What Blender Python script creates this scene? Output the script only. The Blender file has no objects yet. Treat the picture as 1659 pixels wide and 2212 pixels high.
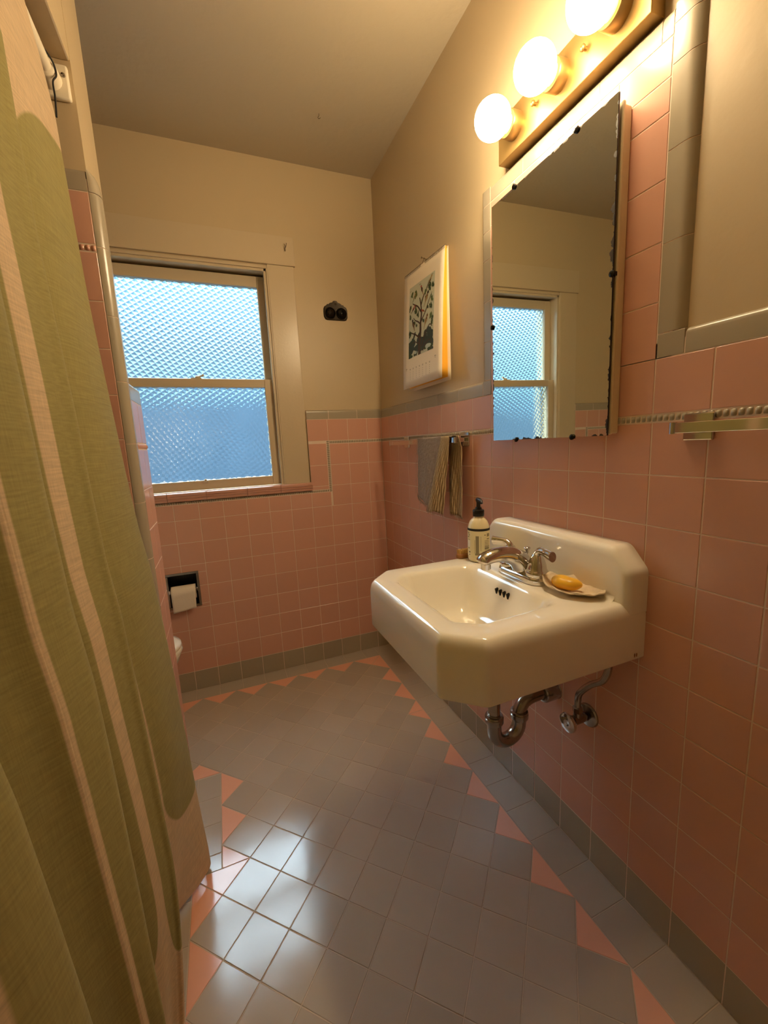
import bpy, bmesh, math, random
from mathutils import Vector, Matrix
rnd = random.Random(7)
sc = bpy.context.scene
col = sc.collection
PI = math.pi
V3 = Vector

# ------------------------------------------------------------------ dimensions (metres, from the tile grid)
P = 0.108                 # wall tile pitch
Y0 = 0.7105               # a vertical joint of the sink wall
Z0 = 1.180                # underside of the bead row
BEAD = 0.0165
CAPB, CAPT = 1.305, 1.352  # grey cap
D = 2.224                 # tiled face of the window wall
H = 2.4686
XT, YT, DG = -0.1107, 2.132, 0.1521   # diagonal floor field
XP = -1.028               # tiled face of the partition
YF = 1.33                 # tiled front of the partition
YB = 1.515                # back of the partition
XL, YN = -1.80, -0.80     # far left wall and near wall
WX0, WX1, WZ0, WZ1 = -1.258, -0.533, 0.985, 2.007

# ------------------------------------------------------------------ materials
def srgb(r, g, b):
    f = lambda c: (c/12.92 if c <= .04045 else ((c+.055)/1.055)**2.4)
    return (f(r/255), f(g/255), f(b/255), 1)

def newmat(name):
    m = bpy.data.materials.new(name); m.use_nodes = True
    nt = m.node_tree; b = nt.nodes['Principled BSDF']
    return m, nt, b

def mat(name, color, rough=.5, metal=0, noise=0, nscale=8, bump=0, bscale=60, coat=0, spec=.5, trans=0, sub=0):
    m, nt, b = newmat(name)
    b.inputs['Base Color'].default_value = color
    b.inputs['Roughness'].default_value = rough
    b.inputs['Metallic'].default_value = metal
    b.inputs['Specular IOR Level'].default_value = spec
    if coat: b.inputs['Coat Weight'].default_value = coat; b.inputs['Coat Roughness'].default_value = .06
    if sub:
        b.inputs['Subsurface Weight'].default_value = sub
        b.inputs['Subsurface Radius'].default_value = (.01, .006, .003)
    tc = nt.nodes.new('ShaderNodeTexCoord')
    if noise:
        n = nt.nodes.new('ShaderNodeTexNoise'); n.inputs['Scale'].default_value = nscale; n.inputs['Detail'].default_value = 4
        nt.links.new(tc.outputs['Object'], n.inputs['Vector'])
        mx = nt.nodes.new('ShaderNodeMix'); mx.data_type = 'RGBA'
        mx.inputs['A'].default_value = tuple(c*(1-noise) for c in color[:3])+(1,)
        mx.inputs['B'].default_value = tuple(min(1, c*(1+noise)) for c in color[:3])+(1,)
        nt.links.new(n.outputs['Fac'], mx.inputs['Factor'])
        nt.links.new(mx.outputs['Result'], b.inputs['Base Color'])
    if bump:
        n2 = nt.nodes.new('ShaderNodeTexNoise'); n2.inputs['Scale'].default_value = bscale; n2.inputs['Detail'].default_value = 3
        nt.links.new(tc.outputs['Object'], n2.inputs['Vector'])
        bp = nt.nodes.new('ShaderNodeBump'); bp.inputs['Strength'].default_value = 1; bp.inputs['Distance'].default_value = bump
        nt.links.new(n2.outputs['Fac'], bp.inputs['Height'])
        nt.links.new(bp.outputs['Normal'], b.inputs['Normal'])
    return m

def dim(c, k): return tuple(x*k for x in c[:3])+(1,)
def tile_mat(name, color, rough, var=.025, bump=.00025, bscale=18, soil=0):
    m, nt, b = newmat(name)
    b.inputs['Roughness'].default_value = rough
    g = nt.nodes.new('ShaderNodeNewGeometry')
    hs = nt.nodes.new('ShaderNodeMix'); hs.data_type = 'RGBA'
    hs.inputs['A'].default_value = tuple(c*(1-var) for c in color[:3])+(1,)
    hs.inputs['B'].default_value = tuple(min(1, c*(1+var)) for c in color[:3])+(1,)
    nt.links.new(g.outputs['Random Per Island'], hs.inputs['Factor'])
    tc = nt.nodes.new('ShaderNodeTexCoord')
    n = nt.nodes.new('ShaderNodeTexNoise'); n.inputs['Scale'].default_value = bscale; n.inputs['Detail'].default_value = 2
    nt.links.new(tc.outputs['Object'], n.inputs['Vector'])
    bp = nt.nodes.new('ShaderNodeBump'); bp.inputs['Distance'].default_value = bump
    nt.links.new(n.outputs['Fac'], bp.inputs['Height']); nt.links.new(bp.outputs['Normal'], b.inputs['Normal'])
    out = hs.outputs['Result']
    if soil:
        n2 = nt.nodes.new('ShaderNodeTexNoise'); n2.inputs['Scale'].default_value = 5; n2.inputs['Detail'].default_value = 6
        nt.links.new(tc.outputs['Object'], n2.inputs['Vector'])
        mr = nt.nodes.new('ShaderNodeMapRange'); mr.inputs['From Min'].default_value = .35; mr.inputs['From Max'].default_value = .75
        mr.inputs['To Min'].default_value = rough-.03; mr.inputs['To Max'].default_value = rough+.08
        nt.links.new(n2.outputs['Fac'], mr.inputs['Value']); nt.links.new(mr.outputs['Result'], b.inputs['Roughness'])
    nt.links.new(out, b.inputs['Base Color'])
    return m

M = {}
M['pink'] = tile_mat('pink_tile', dim(srgb(240, 184, 162), .76), .24)
M['grey'] = tile_mat('grey_tile', dim(srgb(194, 182, 160), .72), .24)
M['fpink'] = tile_mat('floor_pink_tile', dim(srgb(246, 186, 160), .92), .14, soil=1)
M['fgrey'] = tile_mat('floor_grey_tile', dim(srgb(204, 192, 178), .78), .14, var=.05, soil=1)
M['grout'] = mat('wall_grout', dim(srgb(250, 226, 206), .78), .9)
M['fgrout'] = mat('floor_grout', dim(srgb(206, 190, 172), .9), .9, noise=.25, nscale=9)
M['plaster'] = mat('cream_wall_paint', dim(srgb(216, 195, 158), .82), .45, bump=.0005, bscale=50)
M['ceil'] = mat('ceiling_paint', dim(srgb(200, 186, 160), .80), .5, bump=.0015, bscale=30)
M['trimpaint'] = mat('white_trim_paint', dim(srgb(222, 203, 170), .80), .30, bump=.0004, bscale=80)
M['porcelain'] = mat('white_enamel', srgb(246, 241, 228), .07, coat=.5, noise=.02, nscale=6)
M['chrome'] = mat('chrome', (.66, .64, .62, 1), .07, metal=1)
M['dchrome'] = mat('tarnished_chrome', (.36, .33, .30, 1), .22, metal=1, noise=.25, nscale=40)
M['dark'] = mat('dark_recess', (.004, .004, .004, 1), .8)
M['black'] = mat('black_plastic', (.006, .006, .008, 1), .35)
M['cordblack'] = mat('black_cord', (.01, .009, .008, 1), .7)
M['brass'] = mat('satin_brass', (.34, .215, .075, 1), .38, metal=.75)
M['iron'] = mat('dark_cast_bronze', (.030, .021, .012, 1), .38, metal=.7, noise=.4, nscale=60)
M['ironblack'] = mat('black_boss', (.006, .005, .004, 1), .22, metal=.5)
M['paper'] = mat('calendar_paper', srgb(240, 228, 205), .6)
M['yellow'] = mat('yellow_page', srgb(247, 190, 60), .6)
M['soapyellow'] = mat('amber_soap', srgb(240, 186, 50), .32, sub=.15, noise=.08, nscale=20)
M['shell'] = mat('oyster_shell', srgb(226, 206, 176), .35, noise=.35, nscale=45, bump=.002, bscale=70)
M['wood'] = mat('oiled_wood', srgb(150, 98, 46), .45, noise=.2, nscale=50)
M['bristle'] = mat('tan_bristle', srgb(214, 170, 92), .7)
M['tp'] = mat('tissue_paper', srgb(236, 224, 208), .9, bump=.0006, bscale=200)
M['white'] = mat('white_paint_metal', srgb(240, 230, 208), .4)
M['cabinet'] = mat('cream_cabinet_paint', srgb(232, 216, 180), .45, noise=.12, nscale=20)
M['outside'] = mat('neighbour_stucco', srgb(54, 74, 90), .9, noise=.75, nscale=2.2)
M['bottle'] = mat('cream_bottle', srgb(236, 224, 184), .25, sub=.1)
M['ink'] = mat('dark_print', srgb(40, 38, 36), .6)
M['greyink'] = mat('grey_print', srgb(150, 140, 110), .6)

def bulb_mat(name, colr, s):
    m, nt, b = newmat(name)
    b.inputs['Base Color'].default_value = (.9, .88, .8, 1)
    b.inputs['Emission Color'].default_value = colr
    b.inputs['Emission Strength'].default_value = s
    return m
BULB = (1.0, .765, .455, 1)
M['bulb'] = bulb_mat('lit_bulb_glass', BULB, 52)
_nt = M['bulb'].node_tree; _tc = _nt.nodes.new('ShaderNodeTexCoord'); _sp = _nt.nodes.new('ShaderNodeSeparateXYZ'); _mr = _nt.nodes.new('ShaderNodeMapRange')
_nt.links.new(_tc.outputs['Object'], _sp.inputs[0]); _nt.links.new(_sp.outputs[0], _mr.inputs['Value'])
_mr.interpolation_type = 'SMOOTHSTEP'
for _k, _v in (('From Min', -.058), ('From Max', -.108), ('To Min', 2.2), ('To Max', 48)): _mr.inputs[_k].default_value = _v
_nt.links.new(_mr.outputs['Result'], _nt.nodes['Principled BSDF'].inputs['Emission Strength'])
M['bulbneck'] = bulb_mat('lit_bulb_neck', (1, .62, .12, 1), 1.6)

def mirror_mat():
    m, nt, b = newmat('aged_mirror')
    b.inputs['Metallic'].default_value = 1; b.inputs['Roughness'].default_value = .012
    b.inputs['Base Color'].default_value = (.87, .91, .85, 1)
    tc = nt.nodes.new('ShaderNodeTexCoord'); sp = nt.nodes.new('ShaderNodeSeparateXYZ')
    nt.links.new(tc.outputs['UV'], sp.inputs[0])
    def mth(op, a, b_=None):
        n = nt.nodes.new('ShaderNodeMath'); n.operation = op
        for i, x in enumerate((a, b_)):
            if x is None: continue
            if isinstance(x, (int, float)): n.inputs[i].default_value = x
            else: nt.links.new(x, n.inputs[i])
        return n.outputs[0]
    u, v = sp.outputs[0], sp.outputs[1]          # UV in metres, mirror .411 x .66
    d = mth('MINIMUM', mth('MINIMUM', u, mth('SUBTRACT', .411, u)), mth('MINIMUM', v, mth('SUBTRACT', .66, v)))
    n = nt.nodes.new('ShaderNodeTexNoise'); n.inputs['Scale'].default_value = 60; n.inputs['Detail'].default_value = 4
    nt.links.new(tc.outputs['UV'], n.inputs['Vector'])
    n2 = nt.nodes.new('ShaderNodeTexNoise'); n2.inputs['Scale'].default_value = 9; n2.inputs['Detail'].default_value = 2
    nt.links.new(tc.outputs['UV'], n2.inputs['Vector'])
    lim = mth('MULTIPLY', mth('SUBTRACT', mth('MULTIPLY', n.outputs['Fac'], mth('MULTIPLY', n2.outputs['Fac'], 2.2)), .56), .028)
    mask = mth('LESS_THAN', d, lim)
    mx = nt.nodes.new('ShaderNodeMixShader')
    db = nt.nodes.new('ShaderNodeBsdfPrincipled'); db.inputs['Base Color'].default_value = (.03, .02, .012, 1); db.inputs['Roughness'].default_value = .5
    nt.links.new(mask, mx.inputs[0]); nt.links.new(b.outputs[0], mx.inputs[1]); nt.links.new(db.outputs[0], mx.inputs[2])
    nt.links.new(mx.outputs[0], nt.nodes['Material Output'].inputs[0])
    return m
M['mirror'] = mirror_mat()

def pressed_glass():
    m, nt, b = newmat('pressed_diamond_glass')
    b.inputs['Base Color'].default_value = (.92, .97, 1, 1)
    b.inputs['Transmission Weight'].default_value = 1
    b.inputs['IOR'].default_value = 1.45; b.inputs['Roughness'].default_value = .10
    tc = nt.nodes.new('ShaderNodeTexCoord'); mp = nt.nodes.new('ShaderNodeMapping')
    mp.inputs['Rotation'].default_value = (0, math.radians(32), 0)
    nt.links.new(tc.outputs['Object'], mp.inputs['Vector'])
    sp = nt.nodes.new('ShaderNodeSeparateXYZ'); nt.links.new(mp.outputs[0], sp.inputs[0])
    def pp(sock):
        n = nt.nodes.new('ShaderNodeMath'); n.operation = 'PINGPONG'; n.inputs[1].default_value = .010
        nt.links.new(sock, n.inputs[0]); return n.outputs[0]
    a = nt.nodes.new('ShaderNodeMath'); a.operation = 'MINIMUM'
    nt.links.new(pp(sp.outputs[0]), a.inputs[0]); nt.links.new(pp(sp.outputs[2]), a.inputs[1])
    n = nt.nodes.new('ShaderNodeTexNoise'); n.inputs['Scale'].default_value = 160; n.inputs['Detail'].default_value = 2
    nt.links.new(tc.outputs['Object'], n.inputs['Vector'])
    ad = nt.nodes.new('ShaderNodeMath'); ad.operation = 'MULTIPLY_ADD'; ad.inputs[1].default_value = .0022
    nt.links.new(n.outputs['Fac'], ad.inputs[0]); nt.links.new(a.outputs[0], ad.inputs[2])
    bp = nt.nodes.new('ShaderNodeBump'); bp.inputs['Distance'].default_value = .42; bp.inputs['Strength'].default_value = 1
    nt.links.new(ad.outputs[0], bp.inputs['Height']); nt.links.new(bp.outputs['Normal'], b.inputs['Normal'])
    return m
M['glass'] = pressed_glass()
M['flatglass'] = mat('clear_glass', (.95, .98, 1, 1), .02)
M['flatglass'].node_tree.nodes['Principled BSDF'].inputs['Transmission Weight'].default_value = 1
M['flatglass'].node_tree.nodes['Principled BSDF'].inputs['IOR'].default_value = 1.45

def curtain_mat():
    m, nt, b = newmat('sage_and_cream_linen')
    tc = nt.nodes.new('ShaderNodeTexCoord'); sp = nt.nodes.new('ShaderNodeSeparateXYZ')
    nt.links.new(tc.outputs['UV'], sp.inputs[0])
    def mth(op, a, b_=None, c=None):
        n = nt.nodes.new('ShaderNodeMath'); n.operation = op
        for i, x in enumerate((a, b_, c)):
            if x is None: continue
            if isinstance(x, (int, float)): n.inputs[i].default_value = x
            else: nt.links.new(x, n.inputs[i])
        return n.outputs[0]
    # printed capsules: period .30 along the cloth, half width .13, z from .22 to 1.80
    x = mth('ABSOLUTE', mth('SUBTRACT', mth('FLOORED_MODULO', sp.outputs[0], .30), .15))
    y = mth('ABSOLUTE', mth('SUBTRACT', sp.outputs[1], 1.03))
    r = .118
    qx = mth('MAXIMUM', mth('SUBTRACT', x, .13-r), 0); qy = mth('MULTIPLY', mth('MAXIMUM', mth('SUBTRACT', y, .76-r*1.2), 0), 1/1.2)
    dd = mth('SQRT', mth('ADD', mth('MULTIPLY', qx, qx), mth('MULTIPLY', qy, qy)))
    mr = nt.nodes.new('ShaderNodeMapRange'); mr.inputs['From Min'].default_value = r-.002; mr.inputs['From Max'].default_value = r+.002
    mr.inputs['To Min'].default_value = 1; mr.inputs['To Max'].default_value = 0
    nt.links.new(dd, mr.inputs['Value'])
    w = nt.nodes.new('ShaderNodeMapping'); w.inputs['Scale'].default_value = (22, 300, 1)
    nt.links.new(tc.outputs['UV'], w.inputs['Vector'])
    n = nt.nodes.new('ShaderNodeTexNoise'); n.inputs['Scale'].default_value = 1; n.inputs['Detail'].default_value = 3
    nt.links.new(w.outputs[0], n.inputs['Vector'])
    w2 = nt.nodes.new('ShaderNodeMapping'); w2.inputs['Scale'].default_value = (500, 30, 1)
    nt.links.new(tc.outputs['UV'], w2.inputs['Vector'])
    n2 = nt.nodes.new('ShaderNodeTexNoise'); n2.inputs['Scale'].default_value = 1; n2.inputs['Detail'].default_value = 2
    nt.links.new(w2.outputs[0], n2.inputs['Vector'])
    wv = mth('ADD', mth('MULTIPLY', mth('SUBTRACT', n.outputs['Fac'], .5), .55), mth('MULTIPLY', mth('SUBTRACT', n2.outputs['Fac'], .5), .35))
    cm = nt.nodes.new('ShaderNodeMix'); cm.data_type = 'RGBA'
    cm.inputs['A'].default_value = dim(srgb(238, 212, 176), .85); cm.inputs['B'].default_value = dim(srgb(174, 164, 108), .9)
    nt.links.new(mr.outputs['Result'], cm.inputs['Factor'])
    br = nt.nodes.new('ShaderNodeHueSaturation'); nt.links.new(cm.outputs['Result'], br.inputs['Color'])
    nt.links.new(mth('ADD', wv, 1), br.inputs['Value'])
    b.inputs['Roughness'].default_value = .85; b.inputs['Specular IOR Level'].default_value = .15
    b.inputs['Sheen Weight'].default_value = .12
    nt.links.new(br.outputs['Color'], b.inputs['Base Color'])
    tr = nt.nodes.new('ShaderNodeBsdfTranslucent'); nt.links.new(br.outputs['Color'], tr.inputs['Color'])
    ms = nt.nodes.new('ShaderNodeMixShader'); ms.inputs[0].default_value = .25
    nt.links.new(b.outputs[0], ms.inputs[1]); nt.links.new(tr.outputs[0], ms.inputs[2])
    nt.links.new(ms.outputs[0], nt.nodes['Material Output'].inputs[0])
    return m
M['curtain'] = curtain_mat()

def towel_mat(name, stripes):
    m, nt, b = newmat(name)
    b.inputs['Roughness'].default_value = .95; b.inputs['Specular IOR Level'].default_value = .1
    tc = nt.nodes.new('ShaderNodeTexCoord')
    n = nt.nodes.new('ShaderNodeTexNoise'); n.inputs['Scale'].default_value = 90; n.inputs['Detail'].default_value = 4
    nt.links.new(tc.outputs['UV'], n.inputs['Vector'])
    bp = nt.nodes.new('ShaderNodeBump'); bp.inputs['Distance'].default_value = .003
    nt.links.new(n.outputs['Fac'], bp.inputs['Height']); nt.links.new(bp.outputs['Normal'], b.inputs['Normal'])
    mx = nt.nodes.new('ShaderNodeMix'); mx.data_type = 'RGBA'
    if stripes:
        mx.inputs['A'].default_value = dim(srgb(230, 206, 164), .72); mx.inputs['B'].default_value = dim(srgb(150, 120, 88), .6)
        sp = nt.nodes.new('ShaderNodeSeparateXYZ'); nt.links.new(tc.outputs['UV'], sp.inputs[0])
        p = nt.nodes.new('ShaderNodeMath'); p.operation = 'PINGPONG'; p.inputs[1].default_value = .0045
        nt.links.new(sp.outputs[0], p.inputs[0])
        g = nt.nodes.new('ShaderNodeMapRange'); g.inputs['From Min'].default_value = .0022; g.inputs['From Max'].default_value = .0034
        nt.links.new(p.outputs[0], g.inputs['Value']); nt.links.new(g.outputs['Result'], mx.inputs['Factor'])
    else:
        mx.inputs['A'].default_value = dim(srgb(186, 166, 148), .55); mx.inputs['B'].default_value = dim(srgb(214, 194, 176), .62)
        nt.links.new(n.outputs['Fac'], mx.inputs['Factor'])
    nt.links.new(mx.outputs['Result'], b.inputs['Base Color'])
    return m
M['towelgrey'] = towel_mat('grey_linen', False)
M['towelstripe'] = towel_mat('striped_linen', True)
for k, c in dict(pic=(196, 200, 178), bark=(70, 48, 34), leaf=(56, 74, 38), leaf2=(92, 110, 62), fern=(48, 62, 52), ground=(54, 58, 52),
                 birdbrown=(120, 84, 50), birddark=(46, 34, 28), birdred=(168, 66, 44), birdtan=(176, 150, 100), water=(176, 190, 180)).items():
    M[k] = mat('print_'+k, srgb(*c), .65)

# ------------------------------------------------------------------ mesh builder
class MB:
    def __init__(s): s.v = []; s.f = []; s.m = []; s.uv = {}
    def add(s, verts, faces, mi=0):
        o = len(s.v); s.v += [tuple(v) for v in verts]
        for f in faces: s.f.append(tuple(i+o for i in f)); s.m.append(mi)
        return o
    def box(s, a, b, mi=0, fr=None):
        x0, y0, z0 = a; x1, y1, z1 = b
        vs = [V3(p) for p in ((x0, y0, z0), (x1, y0, z0), (x1, y1, z0), (x0, y1, z0), (x0, y0, z1), (x1, y0, z1), (x1, y1, z1), (x0, y1, z1))]
        if fr: vs = [fr @ v for v in vs]
        s.add(vs, [(3, 2, 1, 0), (4, 5, 6, 7), (0, 1, 5, 4), (1, 2, 6, 5), (2, 3, 7, 6), (3, 0, 4, 7)], mi)
    def rings(s, rings, mi=0, cap0=True, cap1=True, closed=True):
        n = len(rings[0]); o = len(s.v)
        for r in rings: s.v += [tuple(p) for p in r]
        for i in range(len(rings)-1):
            for j in range(n if closed else n-1):
                k = (j+1) % n
                s.f.append((o+i*n+j, o+i*n+k, o+(i+1)*n+k, o+(i+1)*n+j)); s.m.append(mi)
        if cap0: s.f.append(tuple(o+j for j in reversed(range(n)))); s.m.append(mi)
        if cap1: s.f.append(tuple(o+(len(rings)-1)*n+j for j in range(n))); s.m.append(mi)
    def lathe(s, prof, fr=None, seg=32, mi=0, cap0=False, cap1=False):
        # prof: (radius, height) along local +Z
        fr = fr or Matrix.Identity(4); rs = []
        for r, h in prof:
            rs.append([fr @ V3((r*math.cos(2*PI*k/seg), r*math.sin(2*PI*k/seg), h)) for k in range(seg)])
        s.rings(rs, mi, cap0, cap1)
    def tube(s, path, rad, seg=12, mi=0, cap=True, up=V3((0, 0, 1))):
        path = [V3(p) for p in path]; rs = []
        rad = rad if isinstance(rad, (list, tuple)) else [rad]*len(path)
        t0 = (path[1]-path[0]).normalized()
        a = t0.cross(up) if abs(t0.dot(up)) < .95 else t0.cross(V3((1, 0, 0)))
        a.normalize()
        for i, p in enumerate(path):
            t = (path[min(i+1, len(path)-1)]-path[max(i-1, 0)]).normalized()
            a = (a - t*a.dot(t)).normalized(); b = t.cross(a)
            r = rad[i]; rx, ry = r if isinstance(r, tuple) else (r, r)
            rs.append([p+a*rx*math.cos(2*PI*k/seg)+b*ry*math.sin(2*PI*k/seg) for k in range(seg)])
        s.rings(rs, mi, cap, cap)
    def prism(s, pts2, fr, h0, h1, mi=0):
        s.rings([[fr @ V3((x, y, h0)) for x, y in pts2], [fr @ V3((x, y, h1)) for x, y in pts2]], mi)
    def grid(s, fn, nu, nv, mi=0, uvfn=None):
        o = len(s.v)
        for i in range(nu+1):
            for j in range(nv+1):
                s.v.append(tuple(fn(i/nu, j/nv)))
                if uvfn: s.uv[len(s.v)-1] = uvfn(i/nu, j/nv)
        for i in range(nu):
            for j in range(nv):
                a = o+i*(nv+1)+j
                s.f.append((a, a+nv+1, a+nv+2, a+1)); s.m.append(mi)
    def sphere(s, c, r, fr=None, seg=24, rg=12, mi=0):
        r = r if isinstance(r, tuple) else (r, r, r); c = V3(c); fr = fr or Matrix.Identity(4)
        def fn(u, v):
            th = 2*PI*u; ph = PI*(v-.5)*.9999
            return c + fr @ V3((r[0]*math.cos(ph)*math.cos(th), r[1]*math.cos(ph)*math.sin(th), r[2]*math.sin(ph)))
        s.grid(fn, seg, rg, mi)
    def build(s, name, mats, parent=None, smooth=30, bevel=0, bseg=2, subsurf=0, solid=0, merge=False, fixn=True, **props):
        me = bpy.data.meshes.new(name)
        me.from_pydata(s.v, [], s.f)
        mats = mats if isinstance(mats, (list, tuple)) else [mats]
        for m in mats: me.materials.append(m)
        me.polygons.foreach_set('material_index', s.m)
        if s.uv:
            ul = me.uv_layers.new(name='UVMap')
            for l in me.loops:
                if l.vertex_index in s.uv: ul.data[l.index].uv = s.uv[l.vertex_index]
        if merge or fixn:
            bm = bmesh.new(); bm.from_mesh(me)
            if merge: bmesh.ops.remove_doubles(bm, verts=bm.verts, dist=1e-5)
            if fixn: bmesh.ops.recalc_face_normals(bm, faces=bm.faces)
            bm.to_mesh(me); bm.free()
        me.update()
        if smooth:
            me.shade_smooth(); me.set_sharp_from_angle(angle=math.radians(smooth))
        o = bpy.data.objects.new(name, me); col.objects.link(o)
        if parent:
            o.parent = parent; o.matrix_parent_inverse = parent.matrix_world.inverted()
        if bevel:
            md = o.modifiers.new('bevel', 'BEVEL'); md.width = bevel; md.segments = bseg; md.limit_method = 'ANGLE'; md.angle_limit = math.radians(40)
        if solid:
            md = o.modifiers.new('solid', 'SOLIDIFY'); md.thickness = solid; md.offset = 0
        if subsurf:
            md = o.modifiers.new('sub', 'SUBSURF'); md.levels = subsurf; md.render_levels = subsurf
        for k, v in props.items(): o[k] = v
        return o

def thing(name, label, cat, loc=(0, 0, 0), group=None):
    o = bpy.data.objects.new(name, None); col.objects.link(o); o.location = loc; o.empty_display_size = .02
    o.matrix_world = Matrix.Translation(loc)
    o['label'] = label; o['category'] = cat
    if group: o['group'] = group
    return o
def tag(o, label, cat, group=None):
    o['label'] = label; o['category'] = cat
    if group: o['group'] = group
    return o
def FR(o, u, v):
    u, v = V3(u), V3(v); n = u.cross(v)
    m = Matrix(((u.x, v.x, n.x, o[0]), (u.y, v.y, n.y, o[1]), (u.z, v.z, n.z, o[2]), (0, 0, 0, 1)))
    return m
def axis_frame(o, d):
    d = V3(d).normalized()
    a = d.orthogonal().normalized(); b = d.cross(a)
    return Matrix(((a.x, b.x, d.x, o[0]), (a.y, b.y, d.y, o[1]), (a.z, b.z, d.z, o[2]), (0, 0, 0, 1)))
def lerp(a, b, t): return a+(b-a)*t
def interp(x, xs, ys):
    if x <= xs[0]: return ys[0]
    for i in range(len(xs)-1):
        if x <= xs[i+1]: return lerp(ys[i], ys[i+1], (x-xs[i])/(xs[i+1]-xs[i]))
    return ys[-1]
def catmull(pts, n):
    pts = [V3(p) for p in pts]; out = []
    for i in range(len(pts)-1):
        p0, p1, p2, p3 = pts[max(i-1, 0)], pts[i], pts[i+1], pts[min(i+2, len(pts)-1)]
        for k in range(n):
            t = k/n
            out.append(.5*((2*p1)+(p2-p0)*t+(2*p0-5*p1+4*p2-p3)*t*t+(3*p1-p0-3*p2+p3)*t**3))
    out.append(pts[-1]); return out
def structure(o): o['kind'] = 'structure'; return o

# ------------------------------------------------------------------ tiling helpers
GAP, BV, TH = .0024, .0008, .0012
def area2(p): return .5*sum(p[i][0]*p[(i+1) % len(p)][1]-p[(i+1) % len(p)][0]*p[i][1] for i in range(len(p)))
def inset(poly, d):
    n = len(poly); out = []
    for i in range(n):
        p0, p1, p2 = V3((*poly[i-1], 0)), V3((*poly[i], 0)), V3((*poly[(i+1) % n], 0))
        e1 = (p1-p0).normalized(); e2 = (p2-p1).normalized()
        n1 = V3((-e1.y, e1.x, 0)); n2 = V3((-e2.y, e2.x, 0))
        b = n1+n2; L = b.length_squared
        if L < 1e-6: b = n1; k = d
        else: k = d*2/L
        out.append((p1.x+b.x*k, p1.y+b.y*k))
    return out
def tile(mb, poly, fr, mi, tilt=.0012, gap=GAP):
    if area2(poly) < 0: poly = poly[::-1]
    if abs(area2(poly)) < 6e-5: return
    a = inset(poly, gap/2); b = inset(a, BV)
    if area2(a) <= 0 or area2(b) <= 0: return
    cx = sum(p[0] for p in poly)/len(poly); cy = sum(p[1] for p in poly)/len(poly)
    tx, ty, tz = rnd.uniform(-tilt, tilt), rnd.uniform(-tilt, tilt), rnd.uniform(-.0001, .0001)
    h = lambda p: (p[0]-cx)*tx+(p[1]-cy)*ty+tz
    n = len(poly)
    vs = [fr @ V3((p[0], p[1], -TH)) for p in a]+[fr @ V3((p[0], p[1], h(p)-BV*.8)) for p in a]+[fr @ V3((p[0], p[1], h(p))) for p in b]
    fs = []
    for i in range(n):
        j = (i+1) % n
        fs += [(i, j, n+j, n+i), (n+i, n+j, 2*n+j, 2*n+i)]
    fs.append(tuple(range(2*n, 3*n)))
    mb.add(vs, fs, mi)
def rect(a, b, c, d): return [(a, c), (b, c), (b, d), (a, d)]
def minus(r, h):
    a, b, c, d = r; e, f, g, i = h
    if b <= e or a >= f or d <= g or c >= i: return [r]
    out = []
    if c < g: out.append((a, b, c, g))
    if d > i: out.append((a, b, i, d))
    c2, d2 = max(c, g), min(d, i)
    if a < e: out.append((a, e, c2, d2))
    if b > f: out.append((f, b, c2, d2))
    return out
def tiles(mb, us, vs, fr, mi, holes=()):
    for i in range(len(us)-1):
        for j in range(len(vs)-1):
            rs = [(us[i], us[i+1], vs[j], vs[j+1])]
            for h in holes: rs = [q for r in rs for q in minus(r, h)]
            for r in rs: tile(mb, rect(*r), fr, mi)
def quad(mb, r, fr, n, mi, holes=()):
    rs = [r]
    for h in holes: rs = [q for x in rs for q in minus(x, h)]
    for a, b, c, d in rs:
        mb.add([fr @ V3((a, c, n)), fr @ V3((b, c, n)), fr @ V3((b, d, n)), fr @ V3((a, d, n))], [(0, 1, 2, 3)], mi)
def sweep(mb, prof, fr, s0, s1, mi, along='u', gap=GAP):
    # prof: (w, n); swept along u (w is v) or along v (w is u)
    s0 += gap/2; s1 -= gap/2
    pt = (lambda s, w, n: fr @ V3((s, w, n))) if along == 'u' else (lambda s, w, n: fr @ V3((w, s, n)))
    mb.rings([[pt(s0, w, n) for w, n in prof], [pt(s1, w, n) for w, n in prof]], mi, True, True, closed=True)
def backing(mb, prof, fr, s0, s1, along='u'):
    n = len(prof); cx = sum(p[0] for p in prof)/n; cy = sum(p[1] for p in prof)/n
    pr = [(w+(.0008 if w < cx else -.0008), d-.0008) for w, d in prof]
    sweep(mb, pr, fr, s0, s1, 2, along, 0)
def bullnose(w0, w1, rad, back):
    # flat from w0, rounded towards w1, ending at depth -back (closed behind)
    s = 1 if w1 > w0 else -1; out = [(w0+s*.0008, -.0006), (w0+s*.0014, 0)]
    for k in range(9):
        a = PI/2*k/8
        out.append((w1-s*rad+s*rad*math.sin(a), -rad+rad*math.cos(a)))
    out += [(w1, -back), (w0+s*.0008, -back)]
    return out
def joints(a, b, step, off):
    import math as m
    k0 = m.ceil((a-off)/step-1e-6); out = [a]
    k = k0
    while off+k*step < b-1e-4:
        if off+k*step > a+1e-4: out.append(off+k*step)
        k += 1
    out.append(b); return out
def beads(mb, s0, s1, w0, w1, fr, mi, along='u', pitch=.0117):
    n = max(1, round(abs(s1-s0)/pitch)); dp = (s1-s0)/n
    for i in range(n):
        a, b = s0+i*dp+.0006, s0+(i+1)*dp-.0006
        pts = []
        def fn(u, v):
            x = lerp(a, b, u); y = lerp(w0+.0012, w1-.0012, v)
            hu = math.sin(PI*min(max(u, 0), 1)); hv = (1-(2*v-1)**4)
            hh = -.0014+.0042*(hu**.6)*hv
            return fr @ V3((x, y, hh)) if along == 'u' else fr @ V3((y, x, hh))
        mb.grid(fn, 6, 4, mi)

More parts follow.
